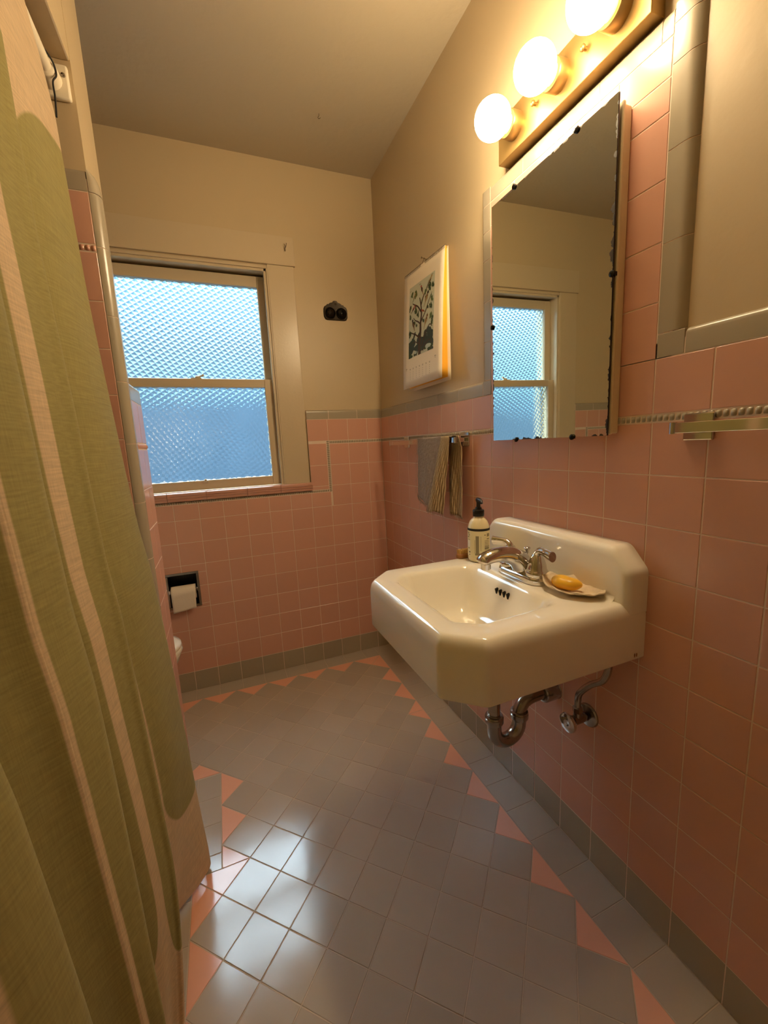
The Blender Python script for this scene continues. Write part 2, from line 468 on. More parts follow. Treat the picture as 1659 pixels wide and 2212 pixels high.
# ------------------------------------------------------------------ FLOOR
FF = FR((0, 0, 0), (1, 0, 0), (0, 1, 0))
fl = MB()
quad(fl, (XL-.05, .05, YN-.05, D+.05), FF, -.0011, 2)
def clip(poly, r):
    a, b, c, d = r
    for ax, lim, sg in ((0, a, 1), (0, b, -1), (1, c, 1), (1, d, -1)):
        out = []
        for i in range(len(poly)):
            p, q = poly[i], poly[(i+1) % len(poly)]
            ip, iq = (p[ax]-lim)*sg >= -1e-9, (q[ax]-lim)*sg >= -1e-9
            if ip: out.append(p)
            if ip != iq:
                t = (lim-p[ax])/(q[ax]-p[ax]); out.append((p[0]+(q[0]-p[0])*t, p[1]+(q[1]-p[1])*t))
        poly = out
        if len(poly) < 3: return []
    cl = []
    for p in poly:
        if not cl or (abs(p[0]-cl[-1][0])+abs(p[1]-cl[-1][1])) > 1e-6: cl.append(p)
    if len(cl) > 1 and abs(cl[0][0]-cl[-1][0])+abs(cl[0][1]-cl[-1][1]) < 1e-6: cl.pop()
    return cl if len(cl) > 2 else []
YJ0, YJ1 = YT-6*DG, YT-3.5*DG
XA, XB = XT-6*DG, XT-5.5*DG
regs = [(XA, XT, YN, YJ0), (XB, XT, YJ0, YJ1), (XL, XT, YJ1, YT)]
full = DG*DG/2
for i in range(-1, 26):
    for j in range(-1, 42):
        if (i+j) % 2 == 0: continue
        cx, cy = XT-i*DG/2, YT-j*DG/2; h = DG/2
        dia = [(cx-h, cy), (cx, cy-h), (cx+h, cy), (cx, cy+h)]
        ps = [p for p in (clip(dia, r) for r in regs) if p and abs(area2(p)) > 1e-4]
        if not ps: continue
        tot = sum(abs(area2(p)) for p in ps)
        nearcut = cy-h < YN+1e-6 or cx-h < XL+1e-6
        if tot > full*.985: tile(fl, dia, FF, 0, .0035)
        else:
            for p in ps: tile(fl, p, FF, 0 if nearcut else 1, .003)
ys = joints(YN, D, P*.993, .7125)
for k in range(len(ys)-1): tile(fl, rect(XT, 0, ys[k], ys[k+1]), FF, 0, .002)
xs = joints(XL, XT, P, -.0814)
for k in range(len(xs)-1): tile(fl, rect(xs[k], xs[k+1], YT, D), FF, 0, .002)
ys = joints(YN, YJ0, P, 1.27)
for k in range(len(ys)-1): tile(fl, rect(XA-.0755, XA, ys[k], ys[k+1]), FF, 0, .002)
ys = joints(YJ0, YJ1, P, 1.272)
for k in range(len(ys)-1): tile(fl, rect(XA, XB, ys[k], ys[k+1]), FF, 0, .002)
tile(fl, rect(XA-.0755, XA, YJ0, YF), FF, 0, .002)
xs = joints(XL, XA, P, XA)
for k in range(len(xs)-1): tile(fl, rect(xs[k], xs[k+1], YB, YJ1), FF, 0, .002)
structure(fl.build('floor', [M['fgrey'], M['fpink'], M['fgrout']], smooth=0, fixn=False))

cb = MB(); cb.box((XL-.06, YN-.06, H), (.08, D+.08, H+.06))
structure(cb.build('ceiling', M['ceil'], smooth=0))

# ------------------------------------------------------------------ SINK WALL  (u = -Y so that the normal faces into the room)
FRW = FR((0, 0, 0), (0, -1, 0), (0, 0, 1))
TM = [M['pink'], M['grey'], M['grout'], M['plaster']]
wr = MB()
quad(wr, (-D-.05, -YN+.05, -.02, H+.02), FRW, -.012, 3)
uj = [-y for y in joints(YN, D, P, Y0)[::-1]]
ZR = [.100]+[Z0-k*P for k in range(9, -1, -1)]
tiles(wr, uj, [0, .100], FRW, 1)
tiles(wr, uj, ZR, FRW, 0)
tiles(wr, uj, [Z0+BEAD, CAPB], FRW, 0)
quad(wr, (-D, -YN, 0, CAPB+.03), FRW, -.0007, 2)
ML, MR = Y0+5*P, Y0                     # tiled field round the cabinet
um = [-(Y0+k*P) for k in range(5, -1, -1)]
tiles(wr, um, [CAPB, 1.413, 1.522, 1.631, 1.742, 1.799, 1.864], FRW, 0)
quad(wr, (-ML-.03, -MR+.03, CAPB, 1.89), FRW, -.0007, 2)
cap = bullnose(CAPB, CAPT, .012, .0125)
backing(wr, cap, FRW, -D, -ML-.045); backing(wr, cap, FRW, -MR+.055, -YN)
yc = joints(ML+.045, D, .152, ML+.045)
for k in range(len(yc)-1): sweep(wr, cap, FRW, -yc[k+1], -yc[k], 1)
yc = joints(YN, MR-.055, .152, MR-.055-.152*12)
for k in range(len(yc)-1): sweep(wr, cap, FRW, -yc[k+1], -yc[k], 1)
tile(wr, rect(-MR, -MR+.055, CAPB, CAPT), FRW, 1)
tile(wr, rect(-ML-.045, -ML, CAPB, CAPT), FRW, 1)
tp = bullnose(1.864, 1.908, .012, .0125)
backing(wr, tp, FRW, -ML, -MR)
for a, b in zip([ML, 1.108, .989, .867, .732], [1.108, .989, .867, .732, .7105]): sweep(wr, tp, FRW, -a, -b, 1)
lt = bullnose(-ML, -ML-.045, .012, .0125)
backing(wr, lt, FRW, 1.352, 1.905, 'v')
zl = [1.352, 1.47, 1.59, 1.71, 1.79, 1.864, 1.908]
for a, b in zip(zl[:-1], zl[1:]): sweep(wr, lt, FRW, a, b, 1, 'v')
rt = bullnose(-MR, -MR+.055, .026, .0265)
backing(wr, rt, FRW, 1.352, 1.905, 'v')
for a, b in zip([1.352, 1.516, 1.675, 1.814, 1.878], [1.516, 1.675, 1.814, 1.878, 1.91]): sweep(wr, rt, FRW, a, b, 1, 'v')
structure(wr.build('wall_right', TM, smooth=24, fixn=False))
tr = MB(); beads(tr, -D, -YN, Z0, Z0+BEAD, FRW, 0)
structure(tr.build('trim_1', M['grey'], smooth=60, fixn=False))

# ------------------------------------------------------------------ WINDOW WALL
FBW = FR((0, D, 0), (1, 0, 0), (0, 0, 1))
TPH = (-1.118, -.990, .442, .600)       # recess of the paper holder
wb = MB()
win = (WX0, WX1, WZ0-.04, WZ1)
quad(wb, (XL-.02, .03, -.02, H+.02), FBW, -.012, 3, (win, TPH))
ub = joints(XL, 0, P, -.0814)
tiles(wb, ub, [0, .100], FBW, 1)
BX = -.3015
ubl = [u for u in ub if u < BX-.01]+[BX]
tiles(wb, ubl, [.100]+[Z0-k*P for k in range(9, 2, -1)]+[.931], FBW, 0, (TPH,))
tiles(wb, [BX+.0085]+[u for u in ub if u > BX+.03], [Z0-k*P for k in range(3, -1, -1)], FBW, 0)
tiles(wb, [BX, -.189, -.0814, 0], [.856-.00, .856], FBW, 0)
tiles(wb, [BX]+[u for u in ub if u > BX+.03], [.100]+[Z0-k*P for k in range(9, 2, -1)], FBW, 0)
CX1 = -.403
tiles(wb, [CX1, BX-.0085], [.9455, .964, 1.072, 1.1835], FBW, 0)
tiles(wb, [CX1, -.297, -.189, -.0814, 0], [Z0+BEAD, CAPB], FBW, 0)
CL1, BXL = -1.3885, -1.489
tiles(wb, [u for u in ub if u < BXL-.03]+[BXL-.0085], [.9455, .964, 1.072, Z0], FBW, 0)
tiles(wb, [BXL+.0085, CL1], [.9455, .964, 1.072, 1.1835], FBW, 0)
tiles(wb, [u for u in ub if u < BXL]+[BXL, CL1], [Z0+BEAD, CAPB], FBW, 0)
quad(wb, (XL, CL1, .94, CAPB+.03), FBW, -.0007, 2)
backing(wb, cap, FBW, XL, CL1)
for a, b in zip([XL, -1.69, -1.54], [-1.69, -1.54, CL1]): sweep(wb, cap, FBW, a, b, 1)
quad(wb, (XL, 0, 0, .94), FBW, -.0007, 2, (TPH,))
quad(wb, (CX1, 0, .94, CAPB+.03), FBW, -.0007, 2)
backing(wb, cap, FBW, CX1, 0)
for a, b in zip([CX1, -.288, -.134], [-.288, -.134, 0]): sweep(wb, cap, FBW, a, b, 1)
# reveal of the opening
for r in (((WX0, WZ0-.04), (WX0, WZ1)), ((WX0, WZ1), (WX1, WZ1)), ((WX1, WZ1), (WX1, WZ0-.04)), ((WX1, WZ0-.04), (WX0, WZ0-.04))):
    (a, c), (b, d) = r
    wb.add([FBW @ V3((a, c, -.012)), FBW @ V3((b, d, -.012)), FBW @ V3((b, d, -.16)), FBW @ V3((a, c, -.16))], [(0, 1, 2, 3)], 3)
structure(wb.build('wall_back', TM, smooth=24, fixn=False))
tb = MB()
beads(tb, BXL+.0085, BX-.0085, .931, .9455, FBW, 0, pitch=.0095)
beads(tb, .931, Z0+BEAD, BXL-.0085, BXL+.0085, FBW, 0, 'v', pitch=.0095)
beads(tb, XL, BXL-.0085, Z0, Z0+BEAD, FBW, 0, pitch=.0095)
beads(tb, .931, Z0+BEAD, BX-.0085, BX+.0085, FBW, 0, 'v', pitch=.0095)
beads(tb, BX+.0085, 0, Z0, Z0+BEAD, FBW, 0, pitch=.0095)
structure(tb.build('trim_2', M['grey'], smooth=60, fixn=False))
# ridged pink sill tiles
sl = MB()
sp = [(.9465, -.002), (.9465, .010), (.9545, .013), (.956, .0105), (.958, .013), (.9655, .015), (.967, .0125), (.969, .015), (.977, .017), (.983, .017), (.987, .012), (.987, -.05), (.9465, -.05)]
for a, b in zip([-1.40, -1.224, -1.072, -.905, -.72, -.56], [-1.224, -1.072, -.905, -.72, -.56, -.398]): sweep(sl, sp, FBW, a, b, 0, gap=.0015)
structure(sl.build('trim_3', M['pink'], smooth=40))

# ------------------------------------------------------------------ WINDOW
wn = thing('window_1', '', '', (-.895, D, 1.5)); del wn['label']; del wn['category']; structure(wn)
cs = MB()
yf = D-.001                              # casing face
cs.box((-1.40, yf, 2.018), (-.401, D+.014, 2.146))       # head board
structure(cs.build('head_casing', M['trimpaint'], wn, smooth=0, bevel=.0025))
for x0, x1 in ((-1.388, -1.258), (-.533, -.410)):
    c2 = MB(); c2.box((x0, yf+.003, .987), (x1, D+.014, 2.0172))
    structure(c2.build('side_casing', M['trimpaint'], wn, smooth=0, bevel=.002))
jb = MB()
jb.box((WX0-.004, D+.004, WZ0-.002), (WX0+.006, D+.15, WZ1)); jb.box((WX1-.006, D+.004, WZ0-.002), (WX1+.004, D+.15, WZ1))
jb.box((WX0, D+.004, WZ1-.008), (WX1, D+.15, WZ1+.004)); jb.box((WX0, D+.03, WZ0-.035), (WX1, D+.15, WZ0))
# stops
jb.box((WX0, D+.114, WZ0-.03), (WX0+.030, D+.15, WZ1)); jb.box((WX1-.030, D+.114, WZ0-.03), (WX1, D+.15, WZ1)); jb.box((WX0, D+.114, WZ1-.042), (WX1, D+.15, WZ1)); jb.box((WX0, D+.114, WZ0-.03), (WX1, D+.15, WZ0+.03))
jb.box((WX0+.006, D+.010, WZ0), (WX0+.018, D+.034, WZ1-.008)); jb.box((WX1-.018, D+.010, WZ0), (WX1-.006, D+.034, WZ1-.008))
jb.box((WX0+.006, D+.010, WZ1-.020), (WX1-.006, D+.034, WZ1-.008))
structure(jb.build('window_frame', M['trimpaint'], wn, smooth=0, bevel=.0015))
def sash(y, z0, z1, x0, x1, gx0, gx1, gz0, gz1, th=.032):
    s = MB()
    s.box((x0, y, z0), (gx0, y+th, z1)); s.box((gx1, y, z0), (x1, y+th, z1))
    s.box((gx0, y, z0), (gx1, y+th, gz0)); s.box((gx0, y, gz1), (gx1, y+th, z1))
    o = structure(s.build('sash', M['trimpaint'], wn, smooth=0, bevel=.0025))
    g = MB(); g.box((gx0-.006, y+.014, gz0-.006), (gx1+.006, y+.019, gz1+.006))
    pn = structure(g.build('pane', [M['glass'], M['flatglass']], o, smooth=0))
    for pg in pn.data.polygons: pg.material_index = 0 if pg.normal.y < -.5 else 1
    return o
sl_ = sash(D+.040, .989, 1.505, -1.250, -.5415, -1.204, -.588, 1.034, 1.466)
sash(D+.080, 1.475, 1.988, -1.250, -.5415, -1.208, -.5785, 1.512, 1.938)
lk = MB()
lk.box((-.915, D+.046, 1.505), (-.870, D+.066, 1.510)); lk.lathe([(.012, 0), (.012, .007), (.006, .011)], Matrix.Translation((-.885, D+.056, 1.509)), 16, cap1=True)
lk.tube([(-.885, D+.056, 1.515), (-.868, D+.048, 1.518), (-.858, D+.046, 1.523)], [.004, .004, .006], 8)
structure(lk.build('sash_lock', M['trimpaint'], wn, bevel=.001))
lf = MB(); lf.box((-.915, D+.028, 1.024), (-.890, D+.041, 1.034)); lf.box((-.908, D+.028, 1.034), (-.897, D+.034, 1.040))
structure(lf.build('sash_lift', M['trimpaint'], wn, bevel=.002))
hk = MB()
hk.tube([(-.444, D-.001, 2.090), (-.444, D-.010, 2.090), (-.445, D-.016, 2.096), (-.449, D-.017, 2.106)], .0016, 8)
hk.tube([(-.444, D-.010, 2.090), (-.440, D-.015, 2.098), (-.438, D-.017, 2.110)], .0016, 8)
hk.tube([(-.444, D-.004, 2.091), (-.4445, D-.008, 2.082), (-.445, D-.009, 2.078)], .002, 8)
tag(hk.build('small_hook', M['dchrome']), 'tiny tarnished metal hook screwed into the board above the window', 'hook')

# outside
ob = MB(); ob.box((-7, 4.3, -1.5), (5, 4.5, 1.95))
structure(ob.build('wall_neighbour', M['outside'], smooth=0))
og = MB(); og.box((-8, 2.6, -1.6), (6, 4.3, -1.5))
structure(og.build('ground', M['outside'], smooth=0))

# ------------------------------------------------------------------ PARTITION, HEADER, LEFT AND NEAR WALLS
FPF = FR((0, YF, 0), (1, 0, 0), (0, 0, 1))            # partition front, faces the camera
FPS = FR((XP, 0, 0), (0, 1, 0), (0, 0, 1))            # partition side, faces the sink
PXP = -1.050                                          # painted face
wp = MB()
wp.box((XL, YF+.012, 0), (PXP, YB-.010, H), 3)
PT = 1.812                                            # top of the tall tub tile
zt = [0, .100]+[Z0-k*P for k in range(9, -1, -1)]
zt = [z*1.0 for z in zt]
ux = joints(XL, -1.050, P, -1.050-5*P)
tiles(wp, ux, [.100-.1]+[PT-.047-.0165-.111-k*P for k in range(14, -1, -1) if PT-.047-.0165-.111-k*P > .02], FPF, 0)
tiles(wp, ux, [PT-.047-.111, PT-.047], FPF, 0)
quad(wp, (XL, -1.050, 0, PT-.02), FPF, -.0007, 2)
capf = bullnose(PT-.047, PT, .012, .0125)
for a, b in zip(ux[:-1], ux[1:]): sweep(wp, capf, FPF, a, b, 1)
# vertical corner bullnose
def corner_ring(z, k=1.0):
    r = .021; pts = []
    for i in range(9):
        a = PI/2*i/8
        pts.append((-1.0490+k*(r*math.sin(a)), YF+r-r*math.cos(a)))
    pts += [(XP if k == 1 else -1.049+k*.021, YF+.030), (-1.0490, YF+.030)]
    return [V3((x, y, z)) for x, y in pts]
zc = [0]+joints(.06, PT-.047, .152, .13)[1:-1]+[PT-.047]
bk = lambda z: [p+V3((-.0008, .0008, 0)) for p in corner_ring(z)]
wp.rings([bk(.001), bk(PT-.047)], 2)
for a, b in zip(zc[:-1], zc[1:]): wp.rings([corner_ring(a+.001), corner_ring(b-.001)], 1)
rr = []
for i in range(7):
    a = PI/2*i/6; rr.append(corner_ring(PT-.046+.046*math.sin(a), max(.06, math.cos(a))**.7))
wp.rings(rr, 1)
# side face
sy = [YF+.0305, 1.438, YB]
tiles(wp, sy, [0, .100], FPS, 1); tiles(wp, sy, ZR, FPS, 0); tiles(wp, sy, [Z0+BEAD, CAPB], FPS, 0)
quad(wp, (YF+.02, YB-.002, 0, CAPB+.02), FPS, -.0007, 2)
sweep(wp, bullnose(CAPB, CAPT, .012, .023), FPS, YF+.0305, 1.49, 1); sweep(wp, bullnose(CAPB, CAPT, .012, .023), FPS, 1.49, YB, 1)
wp.box((XP-.024, YF+.02, 0), (XP-.0016, YB-.0005, CAPB+.02), 1)
structure(wp.build('wall_partition', TM, smooth=24, fixn=False))
tp_ = MB()
beads(tp_, YF+.0305, YB, Z0, Z0+BEAD, FPS, 0)
beads(tp_, XL, -1.050, PT-.047-.111-.0165, PT-.047-.111, FPF, 0, pitch=.0117)
structure(tp_.build('trim_4', [M['pink']], smooth=60, fixn=False))
hd = MB(); hd.box((XL, YN, 2.03), (PXP, YF+.0125, H))
structure(hd.build('wall_header', M['plaster'], smooth=0, bevel=.004))
lw = MB(); lw.box((XL-.06, YN-.06, -.02), (XL, D+.2, H+.02))
structure(lw.build('wall_left', M['plaster'], smooth=0))
nw = MB(); nw.box((XL-.06, YN-.06, -.02), (.06, YN, H+.02))
structure(nw.build('wall_front', M['plaster'], smooth=0))

# ------------------------------------------------------------------ SINK
SY0, SY1, SZ = .699, 1.212, .797
def rounded(poly, rads, k=6, off=0):
    # poly CCW list; offset inward by off, fillet each corner
    n = len(poly); q = inset(poly, off) if off else poly; out = []
    for i in range(n):
        p0, p1, p2 = V3((*q[i-1], 0)), V3((*q[i], 0)), V3((*q[(i+1) % n], 0))
        a = (p0-p1); b = (p2-p1); la, lb = a.length, b.length; a /= la; b /= lb
        ang = math.acos(max(-1, min(1, a.dot(b)))); r = max(rads[i], 1e-4)
        t = min(r/math.tan(ang/2), la*.48, lb*.48); r = t*math.tan(ang/2)
        c = p1+(a+b).normalized()*(r/math.sin(ang/2))
        s = p1+a*t-c; e = p1+b*t-c
        for j in range(k+1):
            w = j/k; v = s.lerp(e, w)
            v = v.normalized()*r if v.length > 1e-9 else v
            out.append((c.x+v.x, c.y+v.y))
    return out
OUT = [(0, SY0), (0, SY1), (-.418, SY1), (-.486, 1.146), (-.486, .765), (-.418, SY0)]
ORAD = [.001, .001, .02, .02, .02, .02]
BAS = [(-.165, .786), (-.165, 1.126), (-.378, 1.142), (-.424, 1.098), (-.424, .812), (-.378, .772)]
BRAD = [.04, .04, .03, .03, .03, .03]
sk = thing('bathroom_sink', 'white wall-hung enamel sink with clipped front corners and a raised back', 'sink', (0, .955, .66))
sb = MB()
rg = []
for z, off in ((.6655, .006), (.6645, .002), (.668, 0), (.755, 0)): rg.append([(x, y, z) for x, y in rounded(OUT, ORAD, off=off)])
R_ = .026
for i in range(1, 9):
    a = PI/2*i/8
    o2 = .019*(1-math.cos(a)); zz = .797-.036+.036*math.sin(a)
    pts = rounded(OUT, ORAD, off=o2)
    rg.append([(min(x+ (o2 if x > -.0005-o2 else 0), 0), y, zz) for x, y in pts])
for i in range(0, 1): pass
def opening(off, z): return [(x, y, z) for x, y in rounded(BAS, [max(r-off*.3, .012) for r in BRAD], off=off)]
rg.append(opening(-.012, .7968)); rg.append(opening(-.004, .7955))
for off, z in ((.002, .792), (.007, .785), (.014, .770), (.024, .745), (.036, .715), (.048, .692), (.064, .679), (.085, .6735), (.12, .671)): rg.append(opening(off, z))
sb.rings([[V3(p) for p in r] for r in rg], 0, False, True)
# raised back
SPL = [(SY0, .772), (SY1, .772), (SY1, .868), (1.168, .918), (.743, .918), (SY0, .868)]
FS = FR((0, 0, 0), (0, 1, 0), (0, 0, 1))      # normal = +X, so depth is negative
rs = []
for off, n in ((0, 0), (0, -.044), (.002, -.052), (.007, -.0585), (.013, -.0615), (.022, -.0625)):
    rs.append([FS @ V3((x, y, n)) for x, y in rounded(SPL, [.002, .002, .028, .028, .028, .028], off=off)])
sb.rings(rs, 0, False, True)
# cove where deck meets the raised back
cv = [(-.060, .7965)]+[(-.0625-.012*(1-math.cos(PI/2*i/6)), .7965+.012*(1-math.sin(PI/2*i/6))) for i in range(7)]
sb.rings([[V3((x, y, z)) for x, z in cv] for y in (SY0+.03, SY1-.03)], 0, False, False)
sb.build('sink_body', M['porcelain'], sk, smooth=50)
ub_ = MB(); ub_.prism(rounded(OUT, ORAD, off=.010), Matrix.Identity(4), .6670, .6685)
ub_.build('underside', M['porcelain'], sk, smooth=0)
for i, y in enumerate((.982, .9665, .951, .9355)):
    s = MB()
    fr = FR((-.1838, y, .757), (0, -1, 0), V3((-.25, 0, 1)).normalized())
    pts = [(.0027*math.cos(a), (.0105 if math.sin(a) > 0 else -.0105)+.0027*math.sin(a)) for a in [2*PI*k/16 for k in range(16)]]
    s.prism(pts, fr, -.006, .0022)
    s.build('overflow_slot', M['dark'], sk, smooth=0, label='dark overflow slot')
dr = MB(); dr.lathe([(.022, .6715), (.022, .674), (.016, .6745), (.013, .672), (.001, .672)], Matrix.Translation((-.295, .955, 0)), 24)
dr.build('drain', M['chrome'], sk, label='chrome drain ring')
chp = MB()
for y_, z_ in ((.6985, .676),):
    for dx in (-.030, -.024): chp.sphere((dx, y_, z_), (.0018, .0006, .005), None, 8, 6)
chp.build('chip', M['wood'], sk, label='small brown chips in the enamel')

# ------------------------------------------------------------------ FAUCET
FY = .957
fc = thing('faucet', 'chrome two-handle faucet on the sink deck', 'faucet', (-.118, FY, SZ))
b = MB()
def stad(r, hl, n=12):
    out = []
    for k in range(n+1): a = -PI/2+PI*k/n; out.append((r*math.cos(a), hl+r*math.sin(a)) if False else (r*math.sin(PI/2-PI*k/n-PI/2+PI/2), hl+r*math.cos(PI/2-PI*k/n)))
    return out
def stadium(r, hl, n=12):
    a = [(r*math.cos(PI*k/n), hl+r*math.sin(PI*k/n)) for k in range(n+1)]
    return a+[(-x, -y) for x, y in a]
rs = []
for r, z in ((.029, 0), (.031, .002), (.031, .013), (.029, .018), (.024, .0205)):
    rs.append([V3((-.118+x, FY+y, SZ+z)) for x, y in stadium(r, .051)])
b.rings(rs, 0, True, True)
b.build('base_plate', M['chrome'], fc, smooth=50)
sp_ = MB()
path = catmull([(-.112, FY, SZ+.012), (-.122, FY, SZ+.036), (-.143, FY, SZ+.057), (-.176, FY, SZ+.070), (-.213, FY, SZ+.072), (-.240, FY, SZ+.066), (-.250, FY, SZ+.057)], 6)
n = len(path)-1
rad = []
for i in range(len(path)):
    t = i/n
    rad.append((lerp(.040, .0205, min(1, t*1.9)**.6)*(1 if t < .93 else 1-(t-.93)*5), interp(t, [0, .25, .55, .85, 1], [.032, .027, .020, .0165, .009])))
sp_.tube(path, rad, 24, up=V3((0, 0, 1)))
sp_.build('spout', M['chrome'], fc, smooth=60)
ae = MB(); ae.lathe([(.0115, 0), (.0125, .003), (.0125, .022)], Matrix.Translation((-.236, FY, SZ+.040)), 24, cap0=True)
ae.build('aerator', M['chrome'], fc)
def handle(y, ends):
    h = MB()
    h.lathe([(.0275, .019), (.0285, .022), (.0285, .030), (.0262, .0335), (.0245, .036), (.0235, .040), (.0225, .048), (.0195, .058), (.016, .066), (.0135, .071), (.0115, .0745)],
            Matrix.Translation((-.118, y, SZ)), 28, cap1=True)
    p = catmull([(-.118, y, SZ+.062)]+ends, 6); m = len(p)-1
    h.tube(p, [(interp(i/m, [0, .3, .6, 1], [.012, .0095, .0100, .0135]), interp(i/m, [0, .3, .7, 1], [.013, .0090, .0070, .0095])) for i in range(m+1)], 16)
    h.build('handle', M['chrome'], fc, smooth=60)
handle(FY-.051, [(-.119, FY-.053, SZ+.076), (-.121, FY-.066, SZ+.086), (-.126, FY-.090, SZ+.086), (-.131, FY-.116, SZ+.084)])
handle(FY+.051, [(-.119, FY+.053, SZ+.076), (-.122, FY+.064, SZ+.083), (-.130, FY+.080, SZ+.084), (-.138, FY+.100, SZ+.083)])
lr = MB(); lr.tube([(-.098, FY+.008, SZ+.018), (-.098, FY+.008, SZ+.072)], .0024, 10)
lr.lathe([(.0025, .060), (.0048, .063), (.0040, .066), (.0055, .069), (.0085, .0735), (.0090, .0755), (.0075, .0775), (.001, .078)], Matrix.Translation((-.098, FY+.008, SZ)), 20)
lr.build('lift_rod', M['chrome'], fc, smooth=60)

# ------------------------------------------------------------------ SOAP PUMP BOTTLE
BXY = (-.126, 1.146)
BR = .0325
bt = thing('soap_dispenser', 'cream pump bottle with black cap and printed label beside the faucet', 'soap dispenser', (BXY[0], BXY[1], SZ))
BT = Matrix.Translation((BXY[0], BXY[1], SZ))
b = MB(); b.lathe([(.001, .001), (.024, .0005), (.029, .002), (.0315, .007), (BR, .014), (BR, .098), (.0318, .106), (.0295, .115), (.0255, .124), (.020, .131), (.0155, .135), (.0142, .1365), (.0140, .143)], BT, 48, cap1=True)
b.build('bottle_body', M['bottle'], bt, smooth=60)
lb = MB(); lb.lathe([(BR+.0002, .020), (BR+.0004, .0205), (BR+.0004, .0975), (BR+.0002, .098)], BT, 64)
lb.build('paper_label', mat('label_paper', srgb(238, 228, 184), .5), bt, label='pale yellow printed label')
vdir = math.atan2(.116-BXY[1], -.838-BXY[0])          # direction from the bottle to the room's viewer side
def wrap(ang, h, r): return BT @ V3((r*math.cos(vdir+ang), r*math.sin(vdir+ang), h))
def patch(mb, a0, a1, h0, h1, mi=0, r=BR+.0007, n=6):
    mb.grid(lambda u, v: wrap(lerp(a0, a1, u), lerp(h0, h1, v), r), n, 1, mi)
bd = MB(); patch(bd, -PI, PI, .0975, .1045, 0, BR+.0006, 64)
bd.build('label_band', M['ink'], bt, label='black band round the bottle')
lp = MB()
patch(lp, -.27, .02, .026, .083, 1); patch(lp, .17, .20, .038, .082, 1); patch(lp, -.36, -.33, .030, .071, 1); patch(lp, -.33, .27, .024, .030, 1)
for k in range(6): patch(lp, .55, 1.10, .067-.0045*k, .0685-.0045*k, 1)
for k in range(7): patch(lp, .55, 1.12, .050-.0036*k+(0), .0515-.0036*k, 0 if k == 2 else 1)
patch(lp, .52, .66, .0845, .0865, 0); patch(lp, .80, 1.15, .080, .0895, 1); patch(lp, .80, 1.12, .072, .074, 0)
patch(lp, -1.25, -.98, .077, .079, 0); patch(lp, -1.2, -.9, .0695, .071, 1); patch(lp, -1.15, -.95, .0425, .0445, 0)
patch(lp, -1.02, -.86, .030, .034, 0); patch(lp, -1.0, -.9, .022, .026, 0)
lp.build('label_print', [M['ink'], M['greyink']], bt, smooth=0, label='grey and black print on the label')
wl = MB(); patch(wl, -1.30, -.86, .048, .068)
wl.build('label_panel', mat('white_label_panel', srgb(244, 240, 228), .5), bt, label='white panel on the label')
def text_mesh(txt, size):
    cu = bpy.data.curves.new('t', 'FONT'); cu.body = txt; cu.size = size; cu.resolution_u = 3
    o = bpy.data.objects.new('t', cu); col.objects.link(o)
    dg = bpy.context.evaluated_depsgraph_get(); me = bpy.data.meshes.new_from_object(o.evaluated_get(dg))
    vs = [v.co.copy() for v in me.vertices]; fs = [tuple(p.vertices) for p in me.polygons]
    bpy.data.objects.remove(o); bpy.data.curves.remove(cu); bpy.data.meshes.remove(me)
    return vs, fs
tx = MB()
for s, a0, h, sz in (('HAND SOAP', .52, .0255, .0095), ("'S", -1.22, .082, .016)):
    vs, fs = text_mesh(s, sz); tx.add([wrap(a0+v.x/BR, h+v.y, BR+.0009) for v in vs], fs)
tx.build('label_lettering', M['ink'], bt, smooth=0, label='black lettering on the label')
b = MB(); b.lathe([(.0165, .139), (.0172, .140), (.0172, .157), (.0160, .1585), (.0105, .1605), (.0085, .166)], BT, 28, cap0=True, cap1=True)
b.build('screw_collar', M['black'], bt, smooth=40)
b = MB(); b.lathe([(.0062, .165), (.0058, .180), (.0075, .184), (.0085, .188), (.0075, .192), (.001, .193)], BT, 20)
pd = V3((math.cos(vdir+.35), math.sin(vdir+.35), 0)); c0 = V3((BXY[0], BXY[1], SZ))
b.tube([c0+V3((0, 0, .188))-pd*.006, c0+V3((0, 0, .189))+pd*.010, c0+V3((0, 0, .187))+pd*.022, c0+V3((0, 0, .180))+pd*.027], [.0065, .0060, .0050, .0042], 12)
b.build('pump_head', M['black'], bt, smooth=50)

# ------------------------------------------------------------------ NAIL BRUSH
nb = thing('nail_brush', 'small wooden nail brush with tan bristles behind the pump bottle', 'brush', (-.135, 1.197, SZ))
b = MB()
FB = Matrix.Translation((-.135, 1.197, SZ-.0005)) @ Matrix.Rotation(math.radians(4), 4, 'Z')
def slab(mb, fr, L, W, zs):
    rs = []
    for z, o in zs: rs.append([fr @ V3((x, y, z)) for x, y in [(sx*(L-W)+ (W-o)*math.cos(a), (W-o)*math.sin(a)) for sx, a in [(1, -PI/2+PI*k/10) for k in range(11)]+[(-1, PI/2+PI*k/10) for k in range(11)]]])
    mb.rings(rs, 0)
slab(b, FB, .040, .0135, ((0, .004), (.002, .001), (.006, 0), (.012, .0005), (.0155, .003)))
b.build('brush_back', M['wood'], nb, smooth=60)
b = MB()
for i in range(13):
    for j in range(4):
        x, y = -.031+i*.0052+rnd.uniform(-.0008, .0008), -.0075+j*.005
        b.tube([FB @ V3((x, y, .014)), FB @ V3((x+rnd.uniform(-.0015, .0015), y+rnd.uniform(-.001, .001), .027+rnd.uniform(-.001, .001)))], [.0016, .0020], 6)
b.build('bristles', M['bristle'], nb, kind='stuff')

